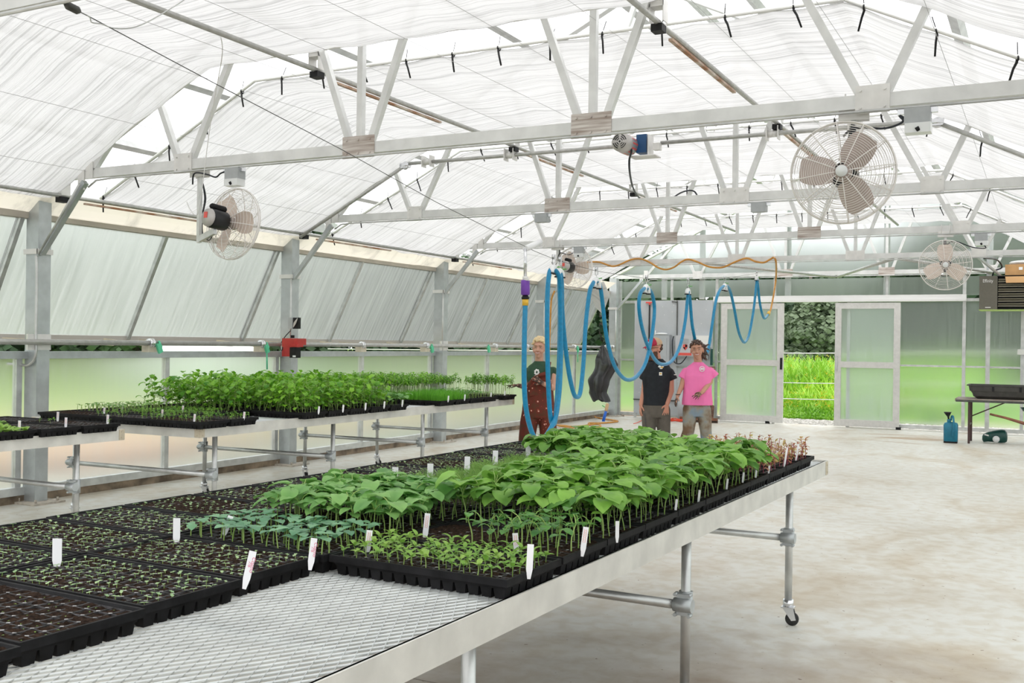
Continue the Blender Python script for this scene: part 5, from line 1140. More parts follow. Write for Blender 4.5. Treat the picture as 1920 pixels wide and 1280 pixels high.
# black plastic film bundle hanging from the shaft
g = MB(); V = []; NR, NK = 26, 40; r = random.Random(5)
for i in range(NR+1):
    tt = i/NR; z = 1.565-tt*1.17; jj = [(0, .03, -.0), (.12, .10, .03), (.25, .20, .07), (.35, .235, .075), (.5, .20, .0), (.6, .205, -.06), (.85, .19, -.10), (1.001, .155, -.02)]
    q = max(k for k in range(7) if jj[k][0] <= tt); f0 = (tt-jj[q][0])/(jj[q+1][0]-jj[q][0]); wv = jj[q][1]+(jj[q+1][1]-jj[q][1])*f0; cx_ = -2.10+jj[q][2]+(jj[q+1][2]-jj[q][2])*f0
    for k in range(NK):
        a = 2*math.pi*k/NK; f_ = 1+.16*math.sin(a*5+tt*2.5)*min(1, tt*3)+.10*math.sin(a*9-tt*4)+.35*noise.noise(Vector((math.cos(a)*1.6, math.sin(a)*1.6, tt*4)))
        V.append((cx_+wv*math.cos(a)*f_, 13.55+wv*.62*math.sin(a)*f_, z+.03*math.sin(a*3)*tt))
g.add(V, [(i*NK+k, i*NK+(k+1) % NK, (i+1)*NK+(k+1) % NK, (i+1)*NK+k) for i in range(NR) for k in range(NK)], True)
tag(g.build('film_bundle', M['film']), 'crumpled black plastic film bundle hanging from the vent shaft', 'plastic film')
pA = at_z(1131, 793, .0); t = empty('mallet', 'blue-handled tool with pale wooden grip standing on the floor below the black film', 'tool', pA)
top = pA+Vector((.07, .05, .40)); MB().bx(pA.x-.07, pA.x+.07, pA.y-.05, pA.y+.05, 0, .035).build('foot_plate', M['plate'], t)
MB().tube([pA+Vector((0, 0, .03)), pA.lerp(top, .64)], [.032, .026], 10).build('blue_shaft', pm('blue_plastic', (.01, .13, .62), .4), t)
MB().tube([pA.lerp(top, .6), pA.lerp(top, .75), pA.lerp(top, .97), top], [.028, .036, .032, .02], 10).build('wooden_grip', M['wood3'], t)
MB().tube([pA.lerp(top, .72)+Vector((.03, 0, 0)), pA.lerp(top, .78)+Vector((-.10, 0, .04))], .009, 6).build('green_trigger', pm('bright_green', (.06, .45, .1), .5), t)

# heater, carton
yh = 13.75
t = empty('unit_heater', 'olive-brown unit heater hanging at the right edge with dark louvres', 'heater', (5.7, 14.0, 2.33))
def hx_(u): return at_y(u, 550, yh).x
def hz_(v): return at_y(1870, v, yh).z
hx0, hx1, hz0, hz1, hxm = hx_(1836), hx_(1836)+1.45, hz_(580), hz_(517), hx_(1870)
MB().bx(hx0, hxm, yh, yh+.62, hz0, hz1).build('side_cabinet', M['heater'], t)
g = MB().bx(hxm, hx1, yh+.10, yh+.62, hz0, hz1); g.bx(hxm, hx1, yh, yh+.1, hz0, hz0+.02); g.bx(hxm, hx1, yh, yh+.1, hz1-.015, hz1); g.bx(hx1-.02, hx1, yh, yh+.1, hz0, hz1); g.build('housing', M['black'], t)
for k in range(6):
    z = hz0+.055+k*(hz1-hz0-.08)/6; lm_ = MB().box(((hxm+hx1)/2, yh+.03, z+.03), (hx1-hxm-.03, .075, .008), Matrix.Rotation(-.75, 3, 'X')); lm_.bx(hxm+.01, hx1-.02, yh-.004, yh+.008, z-.002, z+.012); lm_.build('louvre', M['louvre'], t)
cu = bpy.data.curves.new('lettering', 'FONT'); cu.body = 'Effinity'; cu.size = .085; cu.extrude = .001; o = bpy.data.objects.new('lettering', cu); C.objects.link(o)
me = bpy.data.meshes.new_from_object(o.evaluated_get(bpy.context.evaluated_depsgraph_get())); bpy.data.objects.remove(o); me.materials.append(M['pvc'])
o = bpy.data.objects.new('lettering', me); C.objects.link(o); o.parent = t; o.location = Vector((hx0+.055, yh-.002, hz1-.115))-t.location; o.rotation_euler = (R_(90), 0, 0); o.scale = (.74, 1, 1)
g = MB(); g.bx(hx0+.10, hx0+.19, yh-.003, yh, hz0+.03, hz0+.045); g.build('maker_plate', M['pvc'], t)
MB().bx(hx0-.005, hxm+.8, yh-.008, yh+.62, hz0-.012, hz0).build('bottom_edge', pm('lime_edge', (.45, .60, .18), .5), t)
g = MB().beam((hx0+.35, yh+.2, hz1), (hx0+.0, 10.98, 3.14), .035, .035); g.bx(hx0+.1, hx0+.14, yh+.3, yh+.34, hz1, hz1+.5); g.bx(hx1-.3, hx1-.26, yh+.3, yh+.34, hz1, hz1+.4); g.build('hanger_strut', M['steel'], t)
MB().tube(spline([(hx0+.20, yh+.2, hz1), (hx0+.24, yh+.15, hz1+.10), (hx0+.36, yh+.1, hz1+.16), (hx0+.30, yh-.5, hz1+.25), (hx0+.15, yh-1.6, 3.10)]), .014, 6).build('supply_cable', M['cable'], t)
bx0, bx1 = hx_(1884), hx_(1884)+.62; bz1 = hz_(496)
t = empty('cardboard_box', 'open brown cardboard box standing on top of the heater', 'box', ((bx0+bx1)/2, yh+.2, hz1))
g = MB().bx(bx0, bx1, yh+.01, yh+.02, hz1-.0, bz1); g.bx(bx0, bx0+.01, yh+.02, yh+.36, hz1, bz1); g.bx(bx1-.01, bx1, yh+.02, yh+.36, hz1, bz1); g.bx(bx0, bx1, yh+.35, yh+.36, hz1, bz1); g.bx(bx0, bx1, yh+.01, yh+.36, hz1, hz1+.01); g.build('carton_walls', M['cardboard'], t)
g = MB().add([(bx0, yh+.005, hz1+.0), (bx1, yh+.005, hz1), (bx1, yh-.045, hz1-.13), (bx0+.02, yh-.045, hz1-.13)], [(0, 1, 2, 3)]); g.build('carton_flap', pm('flap', (.62, .37, .17), .8), t)
g = MB().bx(bx0+.22, bx0+.28, yh+.004, yh+.01, bz1-.10, bz1-.05); g.build('shipping_label', M['white'], t); MB().bx(bx0+.42, bx0+.5, yh+.004, yh+.01, bz1-.10, bz1-.04).build('yellow_label', M['yellow'], t)
g = MB(); V = []
for i in range(7):
    for k in range(14):
        a = 2*math.pi*k/14; rr2 = math.sin((i+.4)/7*math.pi/2*1.9)*(1+.25*math.sin(a*3)); V.append((bx0+.28+.20*rr2*math.cos(a), yh+.18+.12*rr2*math.sin(a), bz1-.02+.10*math.cos(i/6*math.pi/2)))
g.add(V, [(i*14+k, i*14+(k+1) % 14, (i+1)*14+(k+1) % 14, (i+1)*14+k) for i in range(6) for k in range(14)], True)
tag(g.build('plastic_bag', M['clear']), 'crumpled clear plastic bag on the cardboard box', 'bag')
g = MB().bx(5.74, 5.92, 14.66, 14.74, 1.50, 1.60); tag(g.build('switch_box', M['pvc']), 'small white switch box on the end wall at the right edge', 'switch box')

# folding table with tub, cans, rake
t = empty('folding_table', 'weathered folding table with dark legs at the right edge', 'table', (6.0, 12.6, 0))
MB().bx(4.86, 7.0, 12.25, 13.0, .715, .755).build('tabletop', M['wood'], t)
MB().bx(4.87, 6.99, 12.245, 12.25, .70, .735).build('table_apron', M['dark_metal'], t)
dk = pm('table_leg', (.075, .04, .04), .5, .3)
for x in (5.08, 6.8):
    for y in (12.33, 12.9): MB().bx(x-.022, x+.012, y-.018, y+.018, 0, .715).build('leg', dk, t)
    MB().bx(x-.015, x+.005, 12.33, 12.9, .30, .325).build('leg_brace', dk, t)
MB().beam((5.08, 12.6, .44), (5.62, 12.6, .70), .02, .022, (0, 1, 0)).build('leg_stay', dk, t); MB().beam((6.8, 12.6, .44), (6.05, 12.6, .71), .02, .022, (0, 1, 0)).build('leg_stay', dk, t)
t = empty('mortar_tub', 'large black plastic tub standing on the folding table', 'tub', (5.9, 12.62, .755))
def tubring(x0, x1, y0, y1, z, r=.06, n=5):
    P = []
    for cx_, cy_, a0 in ((x1-r, y1-r, 0), (x0+r, y1-r, 90), (x0+r, y0+r, 180), (x1-r, y0+r, 270)):
        for k in range(n): a = R_(a0+90*k/(n-1)); P.append((cx_+r*math.cos(a), cy_+r*math.sin(a), z))
    return P
g = MB(); L_ = [(.16, .10, .757), (.10, .05, .80), (.075, .035, .885), (.045, .02, .886), (.03, .01, .97), (0, 0, .972), (0, 0, .99), (.02, .015, .99), (.05, .04, .9), (.12, .1, .79)]
V = []; [V.extend(tubring(5.03+a, 6.5-a, 12.30+b, 12.96-b, z)) for a, b, z in L_]; n_ = 20
g.add(V, [(i*n_+k, i*n_+(k+1) % n_, (i+1)*n_+(k+1) % n_, (i+1)*n_+k) for i in range(len(L_)-1) for k in range(n_)]); g.f.append(tuple(range(n_))[::-1]); g.f.append(tuple((len(L_)-1)*n_+k for k in range(n_))); g.sm += [False, False]
g.build('tub_body', M['tub'], t)
for x in (5.42, 5.83, 6.22): MB().bx(x, x+.035, 12.30, 12.335, .885, .965).build('rib', M['black'], t)
t = empty('watering_can', 'tall teal watering can with black funnel on the floor beside the table leg', 'watering can', (4.80, 12.27, 0))
g = MB(); V = []; L_ = [(.09, .02), (.11, .03), (.112, .30), (.10, .335), (.06, .35)]
for a, z in L_: V.extend([(4.80+p[0], 12.27+p[1], z) for p in tubring(-a, a, -a*.75, a*.75, 0, a*.35)])
g.add(V, [(i*20+k, i*20+(k+1) % 20, (i+1)*20+(k+1) % 20, (i+1)*20+k) for i in range(4) for k in range(20)], True); g.build('can_body', M['can'], t)
MB().bx(4.695, 4.905, 12.19, 12.35, 0, .03).build('base', M['black'], t)
MB().tube([(4.775, 12.25, .34), (4.765, 12.25, .40)], [.035, .028], 10).build('neck', M['can'], t)
MB().tube([(4.765, 12.25, .39), (4.76, 12.25, .44), (4.75, 12.25, .515), (4.75, 12.25, .52)], [.012, .016, .062, .062], 14).build('funnel', M['black'], t)
MB().tube(spline([(4.80, 12.26, .38), (4.815, 12.24, .45), (4.84, 12.2, .44), (4.85, 12.17, .35), (4.845, 12.17, .22), (4.83, 12.18, .13)]), .016, 8).build('handle', M['can'], t)
t = empty('green_can', 'dark green plastic can lying on its side under the table, white cap', 'can', (5.45, 12.75, 0))
g = MB(); V = []; NN = 20; pr = [(-.19, .035, .085), (-.17, .07, .085), (-.10, .085, .11), (.0, .10, .125), (.10, .115, .13), (.16, .11, .13), (.19, .08, .12), (.2, .03, .11)]
for x, r_, zc in pr:
    for k in range(NN): a = 2*math.pi*k/NN; V.append((5.45+x, 12.75+.09*r_/.115*math.cos(a), zc-.012+r_*math.sin(a)))
g.add(V, [(i*NN+k, i*NN+(k+1) % NN, (i+1)*NN+(k+1) % NN, (i+1)*NN+k) for i in range(len(pr)-1) for k in range(NN)], True); g.f += [tuple(range(NN))[::-1], tuple((len(pr)-1)*NN+k for k in range(NN))]; g.sm += [False]*2
g.build('can_body', M['dkgreen'], t); MB().lathe((5.48, 12.655, .07), [(.001, -.012), (.055, -.012), (.055, .01), (.001, .012)], 18, 'y').build('cap', M['white'], t)
MB().box((5.33, 12.685, .13), (.07, .01, .022), Matrix.Rotation(.25, 3, 'Y')).build('handle_gap', M['plate'], t)
t = empty('rake', 'brown wooden tool handle sticking out under the table', 'handle', (6.0, 12.4, .3))
MB().tube([at_y(1856, 776, 12.15), at_y(1885, 783, 12.15), at_y(1925, 795, 12.15), at_y(1990, 815, 12.15)], [.018, .021, .028, .028], 10).build('shaft', M['wood2'], t)
g = MB(); g.lathe((5.98, 12.5, .0), [(.001, .56), (.10, .57), (.13, .62), (.14, .63)], 16); g.cyl((5.98, 12.5, .0), (5.98, 12.5, .56), .02, 8); tag(g.build('green_basin', M['dkgreen']), 'dark green plastic basin on a stand under the table at the right edge', 'basin')

# ------------------------------------------------------------------ outdoors
g = MB(); r = random.Random(11)
fl = MB()
for i in range(24000):
    y = 17.1+13*r.random()**1.5 if i % 4 else r.uniform(17.1, 19.5); x = r.uniform(.4-(y-16)*.25, 4.1+(y-16)*.06); H = (.10+1.3*min(1, max(0, (y-17.2))/5))*r.uniform(.55, 1.1); a = r.uniform(0, 6.28)
    b = H*r.uniform(.15, .6); w_ = r.uniform(.010, .028)*(1+.05*(y-16)); p = Vector((x, y, -.06)); dx, dy = math.cos(a), math.sin(a); s_ = Vector((-dy, dx, 0))*w_
    q = p+Vector((dx*b*.4, dy*b*.4, H*.65)); e = p+Vector((dx*b, dy*b, H*r.uniform(.7, 1)))
    g.add([p-s_*.5, p+s_*.5, q+s_, q-s_, e], [(0, 1, 2, 3), (3, 2, 4)])
    if r.random() < .045 and 18 < y < 25:
        for k in range(4):
            c_ = e+Vector((r.uniform(-.04, .04), r.uniform(-.04, .04), r.uniform(-.06, .03))); fl.add([c_+Vector((-.016, 0, 0)), c_+Vector((.016, 0, 0)), c_+Vector((.0, 0, .026))], [(0, 1, 2)])
tag(g.build('weeds', M['weed']), 'tall bright green weeds growing outside the open door', 'weeds', kind='stuff')
tag(fl.build('weed_flowers', M['weedfl']), 'scattered yellow flowers among the weeds outside the door', 'flowers', kind='stuff')
for k, (z, yb) in enumerate(((1.45, 0), (.78, 0), (.42, 0))):
    g = MB().tube([(-12, 17.0, z-.10), (1.5, 16.9, z), (6, 16.9, z+.10), (9, 16.9, z+.12)], .009 if k else .012, 5)
    tag(g.build('fence_wire', M['pvc']), f'white fence wire outside the end wall, {["top", "middle", "lowest"][k]} strand', 'fence wire')
def tree_mesh(seed, H, W, n=6500, s=.55):
    g = MB(); r = random.Random(seed); blobs = []
    for k in range(34):
        t_ = r.uniform(.04, 1); rad = W*.5*(math.sin(math.pi*(t_*.78+.14)))**.8; a = r.uniform(0, 6.28); q = r.uniform(.2, .85)
        blobs.append((Vector((rad*q*math.cos(a), rad*q*math.sin(a), H*t_*.92)), W*r.uniform(.13, .22)))
    for i in range(n):
        c_, b = r.choice(blobs); d = Vector((r.gauss(0, 1), r.gauss(0, 1), r.gauss(0, .8))).normalized(); p = c_+d*b*r.uniform(.75, 1.1)
        nn = (d+Vector((r.uniform(-.7, .7), r.uniform(-.7, .7), r.uniform(-.3, .9)))).normalized(); u_ = nn.cross(Vector((0, 0, 1))); u_ = u_.normalized() if u_.length > .01 else Vector((1, 0, 0)); v_ = nn.cross(u_); z = s*r.uniform(.5, 1.1)
        g.add([p-u_*z*.5, p-v_*z*.35, p+u_*z*.5, p+v_*z*.4], [(0, 1, 2, 3)])
    return g
TRM = [tree_mesh(s, 9, 8).mesh('tree_crown', M['tree']) for s in range(3)]+[tree_mesh(9, 8, 7).mesh('tree_crown', M['tree2'])]
TRK = MB().tube([(0, 0, 0), (.1, 0, 2.5), (0, .1, 6)], [.3, .2, .08], 8).mesh('tree_trunk', M['bark'])
r = random.Random(21); PALE = 16
for k in range(31):
    row = k % 2; az = R_(-69.8+(k//2)*7.3+row*3.65+r.uniform(-.3, .3)); D = (56 if row == 0 else 67)+r.uniform(-.7, .7)
    if k >= 28: az = R_((-11.4, -22.3, -1.0)[k-28]); D = 77
    x = CAM.x+D*math.sin(az); y = CAM.y+D*math.cos(az)
    mi = 3 if k == PALE else r.randrange(3)
    t = empty('tree', 'dark green leafy tree in the wood beyond the field', 'tree', (x, y, -.6), r.uniform(0, 6.28), 'trees in the wood beyond the field')
    if mi == 3: t['label'] = 'paler grey-green tree in the wood, seen through the open door'; del t['group']
    s = r.uniform(.84, .95)*(1.12 if row else 1)
    if math.degrees(az) > -6: s *= 1.25
    if k == PALE: s = .74
    if k >= 28: s = 1.2
    if -30 < math.degrees(az) < -10: s *= .92
    if math.degrees(az) < -38: s *= 1.15
    inst('tree_crown', TRM[mi], t, (0, 0, .0), (0, 0, r.uniform(0, 6)), s); inst('tree_trunk', TRK, t)
# white vehicle parked beyond the left wall
vx, vy = at_z(375, 730, 0).x, at_z(375, 730, 0).y
t = empty('car', 'white car parked on the grass beyond the left wall', 'car', (vx, vy, -.06), R_(35))
prof_ = [(-2.5, .35), (-2.55, .8), (-2.2, 1.02), (-1.45, 1.12), (-.9, 1.62), (1.5, 1.66), (2.2, 1.15), (2.5, 1.0), (2.5, .35)]
g = MB(); V = [(x, -.9+.12*(z > 1.3), z) for x, z in prof_]+[(x, .9-.12*(z > 1.3), z) for x, z in prof_]; n_ = len(prof_)
g.add(V, [tuple(range(n_))[::-1], tuple(range(n_, 2*n_))]+[(k, (k+1) % n_, n_+(k+1) % n_, n_+k) for k in range(n_)]); g.build('car_body', pm('white_paint', (.80, .82, .84), .25, 0, coat=.6), t, local=True)
g = MB()
for a, b in ((-1.15, -.1), (0, .85), (.95, 1.75)): g.add([(a, -.845, 1.18), (b, -.845, 1.18), (b-.08, -.80, 1.52), (a+.2, -.80, 1.52)], [(0, 1, 2, 3)])
g.build('car_windows', pm('car_glass', (.02, .04, .08), .1), t, local=True)
for x in (-1.6, 1.6):
    for s in (-1, 1): MB().lathe((x, s*.85, .36), [(.001, -.1), (.34, -.1), (.36, 0), (.34, .1), (.001, .1)], 20, 'y').build('wheel', M['rubber'], t, local=True)
# ------------------------------------------------------------------ people
def solid(mb, name, mat, parent, voxel=.008, sm=5, fac=.5):
    me = mb.mesh('tmp', None, fix=True); o = bpy.data.objects.new('tmp', me); C.objects.link(o)
    a = o.modifiers.new('r', 'REMESH'); a.mode = 'VOXEL'; a.voxel_size = voxel; a.use_smooth_shade = True
    if sm: b = o.modifiers.new('s', 'SMOOTH'); b.iterations = sm; b.factor = fac
    dg = bpy.context.evaluated_depsgraph_get(); m2 = bpy.data.meshes.new_from_object(o.evaluated_get(dg)); bpy.data.objects.remove(o)
    m2.name = name; m2.materials.clear(); m2.materials.append(mat)
    m2.polygons.foreach_set('use_smooth', [True]*len(m2.polygons))
    q = bpy.data.objects.new(name, m2); C.objects.link(q); q.parent = parent; return q
def loft(g, rings, n=24):
    """rings: (cx, cy, z, rx, ry) from the top down or up; closed with end caps"""
    V = []
    for cx_, cy_, z, rx, ry in rings:
        for k in range(n):
            a = 2*math.pi*k/n; e = .86; c_, s_ = math.cos(a), math.sin(a); V.append((cx_+rx*math.copysign(abs(c_)**e, c_), cy_+ry*math.copysign(abs(s_)**e, s_), z))
    N = len(rings); g.add(V, [(i*n+k, i*n+(k+1) % n, (i+1)*n+(k+1) % n, (i+1)*n+k) for i in range(N-1) for k in range(n)], True)
    b = len(g.v)-len(V); g.f += [tuple(b+k for k in range(n))[::-1], tuple(b+(N-1)*n+k for k in range(n))]; g.sm += [True, True]
def limb(g, P, Rd, n=14):
    for i in range(len(P)-1): g.cap(P[i], Rd[i], P[i+1], Rd[i+1], n)
def hand(g, wrist, d, side, nrm, curl, s=1.0, spread=.12, pose=None):
    """palm, four unequal bent fingers and a thumb leaving the side of the palm"""
    d = Vector(d).normalized(); nrm = Vector(nrm); nrm = (nrm-d*nrm.dot(d)).normalized(); sd = d.cross(nrm).normalized()*side; w_ = Vector(wrist)
    for k in (-1, 0, 1): g.cap(w_+d*.012*s+sd*.010*k*s, .0145*s, w_+d*.078*s+sd*.021*k*s, .0125*s, 10)
    for k, (L_, rd) in enumerate(((.066, .0088), (.074, .0090), (.069, .0086), (.054, .0076))):
        off = (1.5-k)*.0195*s; b = w_+d*.080*s+sd*off; e = d; p = b; fl = curl if pose is None else pose[k]
        dd = (d+sd*((1.5-k)*spread)).normalized()
        for j in range(3):
            an = fl*(.35+.35*j); q = (dd*math.cos(an)+nrm*math.sin(an)); p2 = p+q*L_*s*(.42, .32, .26)[j]; g.cap(p, rd*s*(1-.08*j), p2, rd*s*(.92-.08*j), 8); p = p2
    b = w_+d*.025*s+sd*.026*s; q = (d*.62+sd*.75+nrm*.25).normalized(); m_ = b+q*.038*s; g.cap(b, .0125*s, m_, .0105*s, 8); g.cap(m_, .0105*s, m_+(d*.85+sd*.35+nrm*.35).normalized()*.032*s, .0088*s, 8)
def head(g, c, Mh, w_=.074, h=.108, dpt=.092, jaw=.9):
    T = lambda x, y, z: c+Mh @ Vector((x, y, z))
    g.ell(T(0, .012, .022), (w_, dpt, h*.80), 20, 14, Mh); g.ell(T(0, -.022, -.035), (w_*.80*jaw, .066, .072), 18, 12, Mh)
    g.ell(T(0, -.048, -.088), (.030*jaw, .026, .022), 12, 8, Mh)
    g.cap(T(0, -.088, .012), .007, T(0, -.104, -.022), .0125, 10); g.cap(T(-.011, -.093, -.024), .008, T(.011, -.093, -.024), .008, 8)
    for s in (-1, 1):
        g.ell(T(s*(w_+.002), .008, -.008), (.009, .018, .030), 10, 8, Mh); g.ell(T(s*.040, -.062, -.030), (.022, .020, .022), 10, 8, Mh); g.cap(T(s*.015, -.083, .034), .009, T(s*.044, -.074, .034), .008, 8)
    g.cap(T(-.018, -.086, -.052), .008, T(.018, -.086, -.052), .008, 8)
def face(c, Mh, par, smile=True, eyes=M['black']):
    T = lambda x, y, z: c+Mh @ Vector((x, y, z))
    for s in (-1, 1):
        MB().ell(T(s*.031, -.079, .012), (.0105, .006, .0040), 10, 6, Mh).build('eye', EYEW, par, local=True)
        MB().ell(T(s*.031, -.0845, .012), (.0056, .004, .0042), 8, 6, Mh).build('iris', pm('iris', (.03, .025, .02), .3), par, local=True)
        MB().cap(T(s*.018, -.090, .034), .0035, T(s*.047, -.080, .033), .0028, 6).build('eyebrow', HAIRB, par, local=True)
    if smile:
        MB().tube([T(-.030, -.083, -.040), T(-.016, -.092, -.050), T(0, -.095, -.053), T(.016, -.092, -.050), T(.030, -.083, -.040)], [.002, .0042, .005, .0042, .002], 8).build('teeth', pm('teeth', (.72, .68, .62), .4), par, local=True)
        g = MB().tube([T(-.032, -.083, -.038), T(-.016, -.094, -.044), T(0, -.097, -.046), T(.016, -.094, -.044), T(.032, -.083, -.038)], .0028, 6); g.tube([T(-.031, -.083, -.041), T(-.016, -.093, -.056), T(0, -.096, -.059), T(.016, -.093, -.056), T(.031, -.083, -.041)], .0036, 6); g.build('lips', pm('lips', (.50, .16, .14), .5), par, local=True)
def hair_blob(g, c, Mh, seed, n, rad, zmin, lift=.0, sz=.018, back=.0):
    r = random.Random(seed)
    for i in range(n):
        d = Vector((r.gauss(0, 1), r.gauss(0, 1)+back, r.gauss(0, 1)))
        d.normalize()
        if d.z < zmin and d.y < .25: continue
        if d.y < -.55 and d.z < .45: continue
        p = c+Mh @ Vector((d.x*rad[0], .014+d.y*rad[1], .022+lift+d.z*rad[2])); t_ = r.uniform(0, 6.28)
        g.cap(p, sz*r.uniform(.7, 1.1), p+Mh @ Vector((.012*math.cos(t_), .012*math.sin(t_), .008*r.uniform(-1, 1))), sz*.7, 8)
def sleeve(g, a, b, ra, rb):
    a = Vector(a); b = Vector(b); g.ell(a, (ra, ra, ra), 14, 8); g.tube([a, a.lerp(b, .5), b], [ra, (ra+rb)/2, rb], 16); c = Vector((0, 0, a.z+.012)); g.cap(c.lerp(a, .25)+Vector((0, 0, .02)), ra*.75, a, ra*.95)
def place(u, D):
    q = CAM+ray(u, 660)*D; return Vector((q.x, q.y, 0))
class Fig:
    def __init__(s, u, D, label):
        s.D = D; loc = place(u, D); s.t = empty('person', label, 'person', loc, YAW); s.Mi = (Matrix.Translation(loc) @ Matrix.Rotation(YAW, 4, 'Z')).inverted()
    def L(s, u, v, dy=0): return s.Mi @ (CAM+ray(u, v)*(s.D+dy))
def Rz(a, tilt=0, nod=0): return 1.10*Matrix.Rotation(a, 3, 'Z') @ Matrix.Rotation(tilt, 3, 'Y') @ Matrix.Rotation(nod, 3, 'X')

def floral():
    m, n, b, o = newmat('floral_rust_cotton'); b.inputs['Roughness'].default_value = .85
    t = n.nodes.new('ShaderNodeTexCoord'); v = n.nodes.new('ShaderNodeTexVoronoi'); v.inputs['Scale'].default_value = 17; n.links.new(t.outputs['Object'], v.inputs['Vector'])
    nz = n.nodes.new('ShaderNodeTexNoise'); nz.inputs['Scale'].default_value = 60; n.links.new(t.outputs['Object'], nz.inputs['Vector'])
    ad = n.nodes.new('ShaderNodeMath'); ad.operation = 'MULTIPLY_ADD'; ad.inputs[1].default_value = .35; n.links.new(nz.outputs['Fac'], ad.inputs[0]); n.links.new(v.outputs['Distance'], ad.inputs[2])
    cr = n.nodes.new('ShaderNodeValToRGB'); e = cr.color_ramp.elements; cr.color_ramp.interpolation = 'CONSTANT'; e[0].position = 0; e[0].color = (.74, .50, .42, 1); e[1].position = .315; e[1].color = (.48, .10, .05, 1)
    q = e.new(.37); q.color = (.135, .024, .012, 1); q = e.new(.80); q.color = (.10, .03, .012, 1)
    n.links.new(ad.outputs[0], cr.inputs[0]); n.links.new(cr.outputs[0], b.inputs['Base Color']); return m
def jeans():
    m, n, b, o = newmat('muddy_jeans'); b.inputs['Roughness'].default_value = .9
    t = n.nodes.new('ShaderNodeTexCoord'); nz = n.nodes.new('ShaderNodeTexNoise'); nz.inputs['Scale'].default_value = 4.2; nz.inputs['Detail'].default_value = 6; n.links.new(t.outputs['Object'], nz.inputs['Vector'])
    cr = n.nodes.new('ShaderNodeValToRGB'); e = cr.color_ramp.elements; e[0].position = .40; e[0].color = (.20, .26, .31, 1); e[1].position = .60; e[1].color = (.17, .105, .06, 1); q = e.new(.5); q.color = (.27, .25, .20, 1)
    n.links.new(nz.outputs['Fac'], cr.inputs[0]); n.links.new(cr.outputs[0], b.inputs['Base Color']); return m
def skin_dirty(name, pts, dirt_shade=(.05, .028, .02), base=(.56, .31, .22)):
    """skin with soil on the hands (the hands are caked in soil in the photo)"""
    m, n, b, o = newmat(name); b.inputs['Roughness'].default_value = .55; b.inputs['Subsurface Weight'].default_value = .0
    t = n.nodes.new('ShaderNodeTexCoord'); prev = None
    for (p, rd) in pts:
        d = n.nodes.new('ShaderNodeVectorMath'); d.operation = 'DISTANCE'; d.inputs[1].default_value = p; n.links.new(t.outputs['Object'], d.inputs[0])
        mr = n.nodes.new('ShaderNodeMapRange'); mr.inputs[1].default_value = rd*.8; mr.inputs[2].default_value = rd*1.1; mr.inputs[3].default_value = 1; mr.inputs[4].default_value = 0; n.links.new(d.outputs['Value'], mr.inputs[0])
        if prev is None: prev = mr.outputs[0]
        else:
            x = n.nodes.new('ShaderNodeMath'); x.operation = 'MAXIMUM'; n.links.new(prev, x.inputs[0]); n.links.new(mr.outputs[0], x.inputs[1]); prev = x.outputs[0]
    nz = n.nodes.new('ShaderNodeTexNoise'); nz.inputs['Scale'].default_value = 40; n.links.new(t.outputs['Object'], nz.inputs['Vector'])
    x = n.nodes.new('ShaderNodeMapRange'); x.inputs[1].default_value = .3; x.inputs[2].default_value = .5; n.links.new(nz.outputs['Fac'], x.inputs[0])
    y = n.nodes.new('ShaderNodeMath'); y.operation = 'MULTIPLY'; n.links.new(prev, y.inputs[0]); n.links.new(x.outputs[0], y.inputs[1])
    mx = n.nodes.new('ShaderNodeMix'); mx.data_type = 'RGBA'; mx.inputs[6].default_value = (*base, 1); mx.inputs[7].default_value = (*dirt_shade, 1); n.links.new(y.outputs[0], mx.inputs[0]); n.links.new(mx.outputs[2], b.inputs['Base Color']); return m
def shoes(f, feet, mat):
    for (a, d) in feet:
        g = MB(); a = Vector(a); d = Vector(d).normalized(); g.cap((a.x, a.y, .055), .042, tuple(Vector((a.x, a.y, .042))+d*.15), .036, 12); g.cap((a.x, a.y, .09), .045, (a.x, a.y, .05), .045, 12)
        o = solid(g, 'shoe', mat, f.t, .008, 4); 
        for v in o.data.vertices: v.co.z = max(v.co.z, .004)

EYEW = pm('eye_white', (.50, .46, .43), .4)
# -- blond woman in floral overalls ------------------------------------------------
HAIRB = pm('blond_brow', (.36, .22, .10), .6)
f = Fig(1012, 12.75, 'blond curly-haired person in rust floral overalls and green sleeveless shirt, pointing left'); L = f.L
Mh = Rz(R_(-14), R_(2)); hc = L(1011.5, 653, -.02); neck = L(1011, 676)
hL = L(968, 722, -.10); wL = L(972, 722.5, -.10); eL = L(988, 726, .0); sL = L(993, 697, .02)
hR = L(1010, 712, -.24); wR = L(1017, 718, -.20); eR = L(1036, 727, -.05); sR = L(1035, 696, .02)
g = MB(); head(g, hc, Mh, .071, .106); g.cap(neck+Vector((0, .01, -.02)), .054, hc+Vector((0, .02, -.03)), .050, 14)
hips = L(1009, 765); kx0, kx1 = L(988, 830), L(1028, 828)
loft(g, [(0, .0, .76, .12, .085), (.0, 0, .88, .125, .085), (0, 0, .98, .115, .08), (0, 0, 1.08, .125, .085), (0, 0, 1.20, .145, .09), (0, .01, 1.29, .135, .07), (0, .01, 1.34, .06, .05)])
limb(g, [sL, eL, wL], [.048, .038, .026]); limb(g, [sR, eR, wR], [.050, .040, .027])
for s, kx in ((-1, kx0), (1, kx1)): limb(g, [(s*.08, 0, .78), (kx.x, -.02, .44), (kx.x+s*.0, .02, .09)], [.08, .055, .04]); 
hand(g, wL, (-1, -.15, .06), -1, (0, -.2, -1), 1.0, .98, pose=[.12, .9, 1.5, 1.7]); hand(g, wR, (-.75, -.25, .5), 1, (0, 1, 0), .9, .98)
